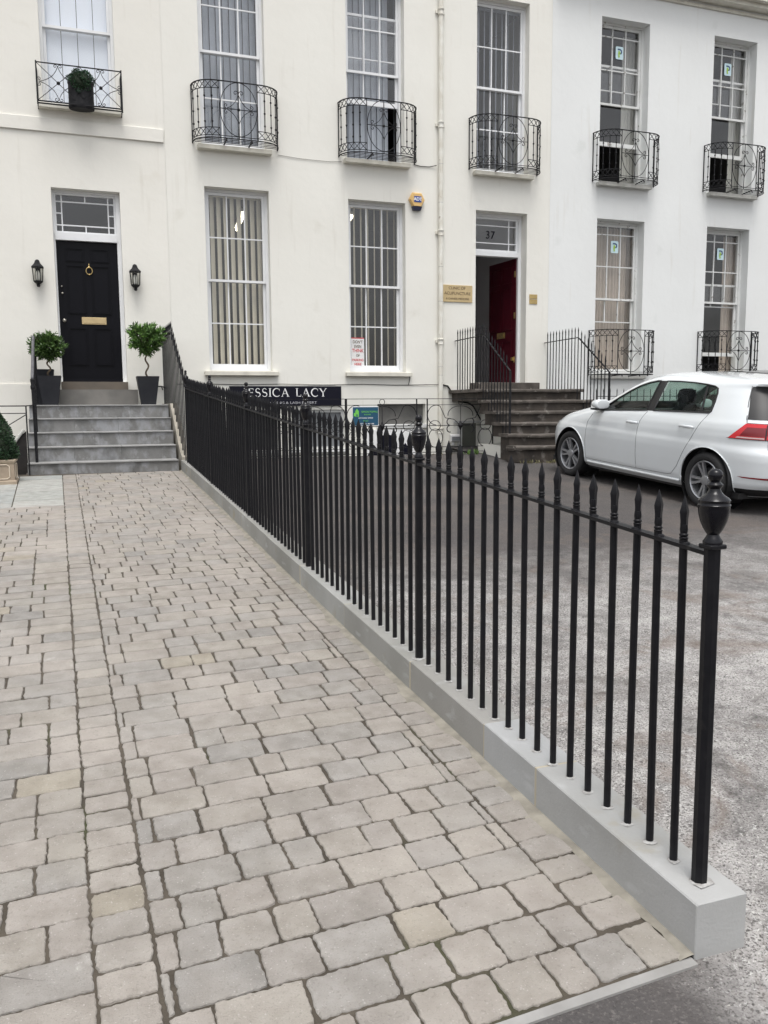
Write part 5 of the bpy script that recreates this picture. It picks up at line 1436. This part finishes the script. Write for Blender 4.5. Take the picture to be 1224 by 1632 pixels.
def car(lab, paint, group):
    t = thing('parked_car', lab, 'car', (0, 0, 0), group=group, local=True)
    # local frame: +Y towards the bonnet (s), X across, Z up; origin on the ground under the rear bumper
    zs = [.20, .23, .26, .29]+[.32+.02*i for i in range(56)]+[1.43+(z_-1.43)*1.45 for z_ in (1.432, 1.439, 1.447, 1.454, 1.461, 1.468, 1.474, 1.480, 1.485, 1.490, 1.494, 1.498, 1.501)]
    NS, NE = 160, 44; b = MB(); rings = []; kind = []
    for z in zs:
        r, f = interp(RR, z), interp(RF, z); c = (r+f)/2; h = (f-r)/2; w = interp(HW, z); n = NN(z); pts = []
        B0 = math.degrees(math.atan2((1-GQ**n)**(1/n), GQ))
        for i in range(NS): q = GQ-2*GQ*i/NS; pts.append([w*(1-abs(q)**n)**(1/n), c+h*q, z])              # right flank, front to back
        for i in range(NE): pts.append(list(carB(B0-2*B0*i/NE, z)))                                          # tail
        for i in range(NS): q = -GQ+2*GQ*i/NS; pts.append([-w*(1-abs(q)**n)**(1/n), c+h*q, z])
        for i in range(NE):
            a = R(-B0+2*B0*i/NE); ca, sa = math.cos(a), math.sin(a); rad = (abs(ca)**n+abs(sa)**n)**(-1/n); pts.append([w*rad*sa, c+h*rad*ca, z])
        rings.append(pts)
    A = 2*(NS+NE); polys = [WIN_F, WIN_R, ARCH[0], ARCH[1]]
    flank = lambda i: i <= NS or NS+NE <= i <= 2*NS+NE
    for k, z in enumerate(zs):
        for i in range(A):
            if not flank(i): continue
            x, s, zz = rings[k][i]
            if abs(x) < .4: continue
            for poly in polys:
                d, q = nearest((s, zz), poly)
                if d < .0135: rings[k][i] = [(1 if x > 0 else -1)*carW(q.x, q.y), q.x, q.y]; break
    vs = [p for r in rings for p in r]; fs = []
    for k in range(len(zs)-1):
        for i in range(A):
            j = (i+1) % A; q = (k*A+i, k*A+j, (k+1)*A+j, (k+1)*A+i)
            c = [sum(vs[m_][d] for m_ in q)/4 for d in range(3)]
            if flank(i) and abs(c[0]) > .4 and any(inpoly((c[1], c[2]), p) for p in polys): continue
            if NS <= i < NS+NE and 1.09 < c[2] < 1.36 and abs(math.degrees(math.atan2(c[0]/interp(HW, c[2]), 1))) < 25: continue
            if i >= 2*NS+NE and 1.08 < c[2] < 1.42 and abs(c[0]) < interp(HW, c[2])-.09: continue              # windscreen
            fs.append(q)
    fs.append(tuple((len(zs)-1)*A+i for i in range(A)))
    b.add(vs, fs); body = b.build('body', paint, t, smooth=True, local=True)
    T = .009
    def P(s, z, sg, d=0.0):
        return Vector((sg*(carW(s, z)+d), s, z))
    def line(pts, sg, r, bb, d=0, closed=False, flat=None, sub=.05):
        out = []
        n = len(pts)
        for i in range(n if closed else n-1):
            a, e = Vector(pts[i]), Vector(pts[(i+1) % n]); k = max(1, int((e-a).length/sub))
            for q in range(k): w = a.lerp(e, q/k); out.append(P(w.x, w.y, sg, d))
        if not closed: out.append(P(pts[-1][0], pts[-1][1], sg, d))
        bb.tube(out, r, 4, closed=closed, flat=flat)
    def patch(poly, sg, bb, d, n=26):
        # fill a side polygon with a curved sheet
        xs = [p[0] for p in poly]; zs_ = [p[1] for p in poly]; x0, x1, z0, z1 = min(xs), max(xs), min(zs_), max(zs_)
        for i in range(n):
            sa, sb = x0+(x1-x0)*i/n, x0+(x1-x0)*(i+1)/n
            def span(s):
                s = min(max(s, x0+1e-4), x1-1e-4); hits = []
                for k in range(len(poly)):
                    (a, p), (c, q) = poly[k], poly[(k+1) % len(poly)]
                    if (a > s) != (c > s): hits.append(p+(q-p)*(s-a)/(c-a))
                return (min(hits), max(hits)) if len(hits) > 1 else None
            A_, B_ = span(sa), span(sb)
            if not A_ or not B_: continue
            m_ = 6; va = []
            for k in range(m_+1):
                f = k/m_; va.append(P(sa, A_[0]+(A_[1]-A_[0])*f, sg, d)); va.append(P(sb, B_[0]+(B_[1]-B_[0])*f, sg, d))
            bb.add(va, [(2*k, 2*k+1, 2*k+3, 2*k+2) for k in range(m_)])
    for sg in (-1, 1):
        for poly, nm in ((WIN_F, 'side_window'), (WIN_R, 'side_window')):
            b = MB(); patch(poly, sg, b, -.012); w = b.build(nm, 'carglass', t, smooth=True, local=True)
            b = MB(); line(poly, sg, .01, b, closed=True, flat=(.012, .012), sub=.04); b.build('window_trim', 'trim', w, local=True)
        b = MB(); poly = [(1.915, 1.036), (1.905, 1.404), (1.765, 1.408), (1.775, 1.042)]; patch(poly, sg, b, .003, 6); b.build('pillar_trim', 'trim', t, local=True)
        b = MB(); poly = [(1.02, 1.075), (1.10, 1.394), (1.065, 1.390), (.985, 1.078)]; patch(poly, sg, b, -.004, 4); b.build('quarter_divider', 'trim', t, local=True)
        # panel gaps: doors
        b = MB()
        line([(2.92, .96), (3.03, .80), (3.05, .55), (3.045, .42), (3.03, .31)], sg, .003, b, .0005)
        line([(1.88, 1.03), (1.96, .90), (1.985, .80), (1.985, .50), (1.97, .31)], sg, .003, b, .0005)
        line([(.875, 1.075), (.96, .93), (1.06, .75), (1.15, .60), (1.24, .43), (1.33, .33), (1.40, .315)], sg, .003, b, .0005); line([(1.40, .315), (1.97, .308), (3.03, .308)], sg, .003, b, .0005)
        b.build('panel_gap', 'gap', t, local=True)
        b = MB(); line([(3.4, .79), (2.5, .775), (1.6, .775), (.9, .785), (.45, .80)], sg, .002, b, -.001, flat=(.0015, .004)); b.build('crease', paint, t, local=True)
        b = MB(); line([(3.03, .265), (2.0, .262), (1.2, .262)], sg, .01, b, .004, flat=(.012, .020)); b.build('side_skirt', paint, t, smooth=True, local=True)
        # arch lips and dark wheel wells
        for hub in (HUBR, HUBF):
            pts = [(hub+.370*math.cos(R(a)), .330+.370*math.sin(R(a))) for a in range(-18, 199, 9)]
            b = MB(); line(pts, sg, .01, b, .001, flat=(.004, .014), sub=.06); b.build('arch_lip', paint, t, smooth=True, local=True)
            b = MB(); n = 28; va = []
            for k in range(n+1):
                a = R(-40+260*k/n); s_, z_ = hub+.364*math.cos(a), .33+.364*math.sin(a)
                for xx in (carW(hub, .6)-.012, .56): va.append((sg*xx, s_, max(z_, .05)))
            b.add(va, [(2*k, 2*k+1, 2*k+3, 2*k+2) for k in range(n)]); 
            b.add([(sg*.56, hub+.37*math.cos(R(a)), .325+.37*math.sin(R(a))) for a in range(0, 360, 20)], [tuple(range(18))])
            b.build('wheel_well', 'trim', t, local=True)
        # handles
        for s0, s1 in ((1.99, 2.20), (1.02, 1.25)):
            b = MB(); zz = .875 if s0 > 1.5 else .905
            pts = [P(s0, zz, sg, .002), P(s0+.02, zz+.004, sg, .028), P((s0+s1)/2, zz+.006, sg, .036), P(s1-.02, zz+.004, sg, .028), P(s1, zz, sg, .002)]
            b.tube(pts, .012, 8, flat=(.009, .016)); h_ = b.build('door_handle', paint, t, smooth=True, local=True)
            b = MB(); c = P((s0+s1)/2, zz-.012, sg, -.004); n = 14
            b.add([(sg*(carW((s0+s1)/2+.06*math.cos(6.28*k/n), zz-.01)+.0015), (s0+s1)/2+.06*math.cos(6.28*k/n), zz-.012+.026*math.sin(6.28*k/n)) for k in range(n)], [tuple(range(n))]); b.build('recess_shade', 'handleshade', h_, local=True)  # flat grey oval painted as the shade behind the handle
        # mirror
        b = MB(); c0 = P(2.80, 1.045, sg, .11); n = 10; vs = []; 
        secs = [(-.075, .80), (-.072, .98), (-.03, 1.0), (.03, .86), (.075, .58), (.10, .22)]
        for dy, k in secs:
            for q in range(n):
                a = 6.2832*q/n; ex = abs(math.cos(a))**.7*(1 if math.cos(a) > 0 else -1); ez = abs(math.sin(a))**.7*(1 if math.sin(a) > 0 else -1)
                vs.append((c0.x+sg*.115*k*ex, c0.y+dy*1.2, c0.z+.005+(.074 if ez > 0 else .050)*k*ez+.012*(1-k)))
        b.add(vs, [(r*n+q, r*n+(q+1) % n, (r+1)*n+(q+1) % n, (r+1)*n+q) for r in range(len(secs)-1) for q in range(n)]+[tuple(range(n)), tuple((len(secs)-1)*n+q for q in range(n))])
        mir = b.build('wing_mirror', paint, t, smooth=True, local=True)
        b = MB(); b.tube([P(2.78, 1.0, sg, -.01), (c0.x, c0.y+.01, c0.z-.062)], .018, 6, flat=(.03, .012)); b.box(c0.x-.10, c0.x+.10, c0.y-.085, c0.y+.05, c0.z-.062, c0.z-.040); b.build('mirror_base', 'trim', mir, local=True)
        # tail lamp wrapping the corner, laid on the tail surface
        def tpatch(bb, quad, d, n=14, m_=4):
            # quad: four (B, z) corners in order: low outer, low inner, high inner, high outer
            (b0, z0), (b1, z1), (b2, z2), (b3, z3) = quad; va = []
            for k in range(m_+1):
                g = k/m_
                for i in range(n+1):
                    f = i/n; lo = (b0+(b1-b0)*f, z0+(z1-z0)*f); hi = (b3+(b2-b3)*f, z3+(z2-z3)*f)
                    va.append(carB(sg*(lo[0]+(hi[0]-lo[0])*g), lo[1]+(hi[1]-lo[1])*g, d))
            bb.add(va, [(k*(n+1)+i, k*(n+1)+i+1, (k+1)*(n+1)+i+1, (k+1)*(n+1)+i) for k in range(m_) for i in range(n)])
        bb = MB(); tpatch(bb, [(50.5, .838), (24, .835), (24, 1.0), (46.3, 1.004)], .006); tl = bb.build('tail_lamp', 'redlens', t, smooth=True, local=True)
        bb = MB(); tpatch(bb, [(47.0, .872), (37.6, .87), (37.6, .965), (45.3, .965)], .009); tpatch(bb, [(36.8, .88), (28, .88), (28, .96), (36.8, .96)], .009); bb.build('inner_lens', 'dkred', tl, smooth=True, local=True)
        bb = MB(); tpatch(bb, [(48.2, .846), (38, .844), (38, .858), (47.6, .860)], .010); bb.build('reversing_lens', 'clearlens', tl, smooth=True, local=True)
        bb = MB(); tpatch(bb, [(37.6, .834), (37.0, .834), (37.0, 1.003), (37.6, 1.003)], .0085, 2); tpatch(bb, [(51.2, .832), (24, .829), (24, .8345), (50.6, .8375)], .0065); tpatch(bb, [(46.2, 1.0045), (24, 1.0005), (24, 1.007), (45.8, 1.010)], .0065); bb.build('seal', 'trim', tl, smooth=True, local=True)
        bb = MB(); tpatch(bb, [(45.5, .415), (26, .395), (26, .425), (47.2, .428)], .006); bb.build('reflector', 'dkred', t, smooth=True, local=True)
        bb = MB(); tpatch(bb, [(46.2, 1.045), (24, 1.045), (24, 1.40), (45.6, 1.392)], .004, 8, 12); tpatch(bb, [(24.01, 1.045), (0, 1.045), (0, 1.10), (24.01, 1.10)], .004, 8); tpatch(bb, [(24.01, 1.35), (0, 1.35), (0, 1.39), (24.01, 1.39)], .004, 8); bb.build('screen_surround', 'trim', t, smooth=True, local=True)
        bb = MB(); tpatch(bb, [(46.6, 1.043), (46.3, 1.01), (46.0, 1.01), (46.2, 1.043)], .0015, 2); tpatch(bb, [(46.7, 1.40), (46.7, 1.043), (46.3, 1.043), (46.3, 1.40)], .0015, 2, 10); bb.build('panel_gap', 'gap', t, local=True)
    b = MB(); sg = 1
    tpatch(b, [(36, 1.08), (-36, 1.08), (-36, 1.37), (36, 1.37)], -.004, 24, 8); b.build('rear_window', 'rearglass', t, smooth=True, local=True)
    b = MB(); va = []; n = 24
    for i in range(n+1):
        B_ = -44+88*i/n; k_ = 1-abs(B_/44)**6
        p0 = carB(B_, 1.452, -.03); p1 = carB(B_, 1.425, .045+.045*k_); p2 = carB(B_, 1.402, .04+.045*k_); p3 = carB(B_, 1.388, -.01)
        va += [p0, p1, p2, p3]
    b.add(va, [(i*4+k, i*4+(k+1) % 4, i*4+4+(k+1) % 4, i*4+4+k) for i in range(n) for k in range(4)]+[(0, 1, 2, 3), tuple(n*4+k for k in range(4))]); b.build('spoiler', paint, t, smooth=True, local=True, ang=40)
    b = MB(); tpatch(b, [(56, .205), (-56, .205), (-50, .29), (50, .29)], .004, 30, 3); b.build('rear_valance', 'trim', t, smooth=True, local=True)
    b = MB()                                            # hatch shut lines and emblem disc
    b.tube([carB(B_, .66, .001) for B_ in range(-36, 37, 4)], .003, 4)
    for sg in (-1, 1): b.tube([carB(sg*36, z_, .001) for z_ in (.66, .72, .78, .83)], .003, 4)
    b.build('panel_gap', 'gap', t, local=True)
    b = MB(); b.tube([carB(0, .92, .002), carB(0, .92, .014)], .055, 20); b.build('tailgate_handle', 'chrome', t, local=True)
    b = MB(); b.box(-.26, .26, carB(0, .50)[1]-.014, carB(0, .50)[1]-.002, .46, .57); b.build('number_plate', 'plateyellow', t, local=True)
    # windscreen
    b = MB(); va = []; n = 14
    for k in range(9):
        z_ = 1.06+.37*k/8; w_ = interp(HW, z_)-.05
        for i in range(n+1):
            x_ = -w_+2*w_*i/n; r_, f_ = interp(RR, z_), interp(RF, z_); c_ = (r_+f_)/2; h_ = (f_-r_)/2; va.append((x_, c_+h_*(1-(abs(x_)/interp(HW, z_))**NN(z_))**(1/NN(z_))-.01, z_))
    b.add(va, [(k*(n+1)+i, k*(n+1)+i+1, (k+1)*(n+1)+i+1, (k+1)*(n+1)+i) for k in range(8) for i in range(n)]); b.build('windscreen', 'carglass', t, smooth=True, local=True)
    # cabin
    b = MB(); b.box(-.78, .78, .5, 3.05, .24, .30); b.box(-.74, .74, 2.75, 3.0, .30, .98); b.box(-.70, .70, .35, .72, .30, .98)
    b.box(-.78, -.75, .9, 3.0, .30, .97); b.box(.75, .78, .9, 3.0, .30, .97)
    b.add([(x_, s_, z_) for x_, s_, z_ in ((-.58, .7, 1.40), (.58, .7, 1.40), (.58, 2.1, 1.42), (-.58, 2.1, 1.42))], [(0, 1, 2, 3)]); b.build('cabin_lining', 'seat', t, local=True)
    for xx, ss in ((-.37, 1.95), (.37, 1.95), (-.37, 1.00), (.37, 1.00)):
        b = MB(); front = ss > 1.5
        b.bevbox(xx-.25, xx+.25, ss-.10, ss+.42, .40, .54, .04)
        lean = .20
        vs = []
        for k, (z_, w_, d_) in enumerate(((.50, .25, .08), (.80, .26, .07), (1.02, .235, .06), (1.12, .15, .04))):
            yy = ss-.08-(z_-.5)*lean*1.2
            for a in range(10): th_ = 6.2832*a/10; vs.append((xx+w_*abs(math.cos(th_))**.6*(1 if math.cos(th_) > 0 else -1), yy+d_*math.sin(th_), z_))
        b.add(vs, [(r_*10+a, r_*10+(a+1) % 10, r_*10+10+(a+1) % 10, r_*10+10+a) for r_ in range(3) for a in range(10)]+[tuple(range(30, 40))])
        st = b.build('seat', 'seat', t, smooth=True, local=True)
        b = MB(); yy = ss-.08-.65*lean*1.1; vs = []
        for k, (z_, w_, d_) in enumerate(((1.13, .10, .035), (1.16, .135, .05), (1.24, .14, .055), (1.295, .12, .045), (1.315, .07, .02))):
            for a in range(12): th_ = 6.2832*a/12; vs.append((xx+w_*abs(math.cos(th_))**.7*(1 if math.cos(th_) > 0 else -1), yy+d_*math.sin(th_), z_))
        b.add(vs, [(r_*12+a, r_*12+(a+1) % 12, r_*12+12+(a+1) % 12, r_*12+12+a) for r_ in range(4) for a in range(12)]+[tuple(range(12)), tuple(range(48, 60))]); b.build('headrest', 'seat', st, smooth=True, local=True)
    b = MB(); b.tube([(.37+.18*math.cos(6.28*i/20), 2.55+.05*math.sin(6.28*i/20), .92+.17*math.sin(6.28*i/20)) for i in range(20)], .014, 6, closed=True); b.build('steering_wheel', 'seat', t, smooth=True, local=True)
    # wheels
    for sg in (-1, 1):
        for hub in (HUBR, HUBF):
            c = (sg*.775, hub, WR)
            def ax(u, r, a): return (c[0]+sg*u, c[1]+r*math.cos(a), c[2]+r*math.sin(a))
            b = MB(); n = 40
            prof = [(-.10, .205), (-.10, .295), (-.085, .314), (.06, .320), (.085, .312), (.098, .296), (.103, .27), (.096, .238), (.085, .227), (.05, .220)]
            vs = [ax(u, r, 6.2832*k/n) for u, r in prof for k in range(n)]
            b.add(vs, [(i*n+k, i*n+(k+1) % n, (i+1)*n+(k+1) % n, (i+1)*n+k) for i in range(len(prof)-1) for k in range(n)]); w = b.build('wheel', 'tyre', t, smooth=True, local=True, ang=50)
            b = MB(); prof = [(.088, .226), (.094, .219), (.086, .209), (.03, .200), (-.09, .19)]
            vs = [ax(u, r, 6.2832*k/n) for u, r in prof for k in range(n)]
            b.add(vs, [(i*n+k, i*n+(k+1) % n, (i+1)*n+(k+1) % n, (i+1)*n+k) for i in range(len(prof)-1) for k in range(n)])
            a0 = .35+hub
            for k in range(5):
                for e in (-1, 1):
                    a1 = a0+k*1.2566+e*.10; a2 = a0+k*1.2566+e*.175
                    def bar(aa, ab, ra, rb, wa, wb, u0, u1):
                        va = []; wa *= 1.15; wb *= 1.0
                        for r_, an, w_, uo in ((ra, aa, wa, u0), (rb, ab, wb, u1)):
                            t_ = w_/r_
                            va += [ax(uo, r_, an-t_), ax(uo, r_, an+t_), ax(uo-.028, r_, an-t_*1.3), ax(uo-.028, r_, an+t_*1.3)]
                        b.add(va, [(0, 1, 5, 4), (2, 6, 7, 3), (0, 4, 6, 2), (1, 3, 7, 5), (0, 2, 3, 1), (4, 5, 7, 6)])
                    bar(a0+k*1.2566+e*.22, a2, .045, .210, .011, .014, .070, .084)
            b.add([ax(u, r, 6.2832*k/16) for u, r in ((.06, .062), (.080, .055), (.084, .03)) for k in range(16)], [(i*16+k, i*16+(k+1) % 16, i*16+16+(k+1) % 16, i*16+16+k) for i in (0, 1) for k in range(16)]+[tuple(range(32, 48))])
            b.build('rim', 'alloy', w, smooth=True, local=True, ang=30)
            b = MB(); b.add([ax(u, r, 6.2832*k/24) for u, r in ((.01, .05), (.015, .14), (-.01, .145)) for k in range(24)], [(i*24+k, i*24+(k+1) % 24, i*24+24+(k+1) % 24, i*24+24+k) for i in (0, 1) for k in range(24)])
            b.add([ax(-.06, .19, 6.2832*k/24) for k in range(24)], [tuple(range(24))]); b.build('brake_disc', 'darkmetal', w, local=True)
    b = MB(); b.box(-.78, .78, .35, 3.95, .17, .235); b.build('underbody', 'trim', t, local=True)
    return t
M['handleshade'] = mat('handle_recess_shade', (.45, .47, .49), .5)  # darker body tone, stands in for shade under the handles
M['plateyellow'] = mat('plate_yellow', (.75, .55, .05), .5)
M['whiteplate'] = M['plateyellow']

def place_car(o, hub_rear_xy, ang):
    """left rear hub (outer face) stands above hub_rear_xy; ang: heading to the left of +Y; tilted with the slope"""
    fwd = Vector((-math.sin(ang), math.cos(ang), 0)); fwd.z = GS*fwd.y+GX*fwd.x; fwd.normalize()
    rt = Vector((math.cos(ang), math.sin(ang), 0)); rt.z = GS*rt.y+GX*rt.x; rt.normalize(); up = rt.cross(fwd)
    hx, hy = hub_rear_xy; H = Vector((hx, hy, gz(hx, hy)-.012))
    org = H+rt*.885-fwd*HUBR
    mt = Matrix((rt, fwd, up)).transposed().to_4x4(); mt.translation = org
    o.matrix_world = mt
c1 = car('white five-door hatchback parked facing the dark steps', 'carwhite', 'cars parked before the white house')
place_car(c1, (6.645, 7.835), .051)
c2 = copy_tree(c1); c2['label'] = 'black car of which only the roof shows beyond the white hatchback'
done = {}
for ch in c2.children:
    for s_ in ch.children_recursive:
        pass
def repaint(o):
    if o.type == 'MESH' and any(s_.material and s_.material.name == 'white_car_paint' for s_ in o.material_slots):
        if o.data.name not in done: done[o.data.name] = o.data.copy()
        o.data = done[o.data.name]
        for i, s_ in enumerate(o.data.materials):
            if s_.name == 'white_car_paint': o.data.materials[i] = M['carblack']
    for ch in o.children: repaint(ch)
repaint(c2)
place_car(c2, (9.35, 9.6), .0)
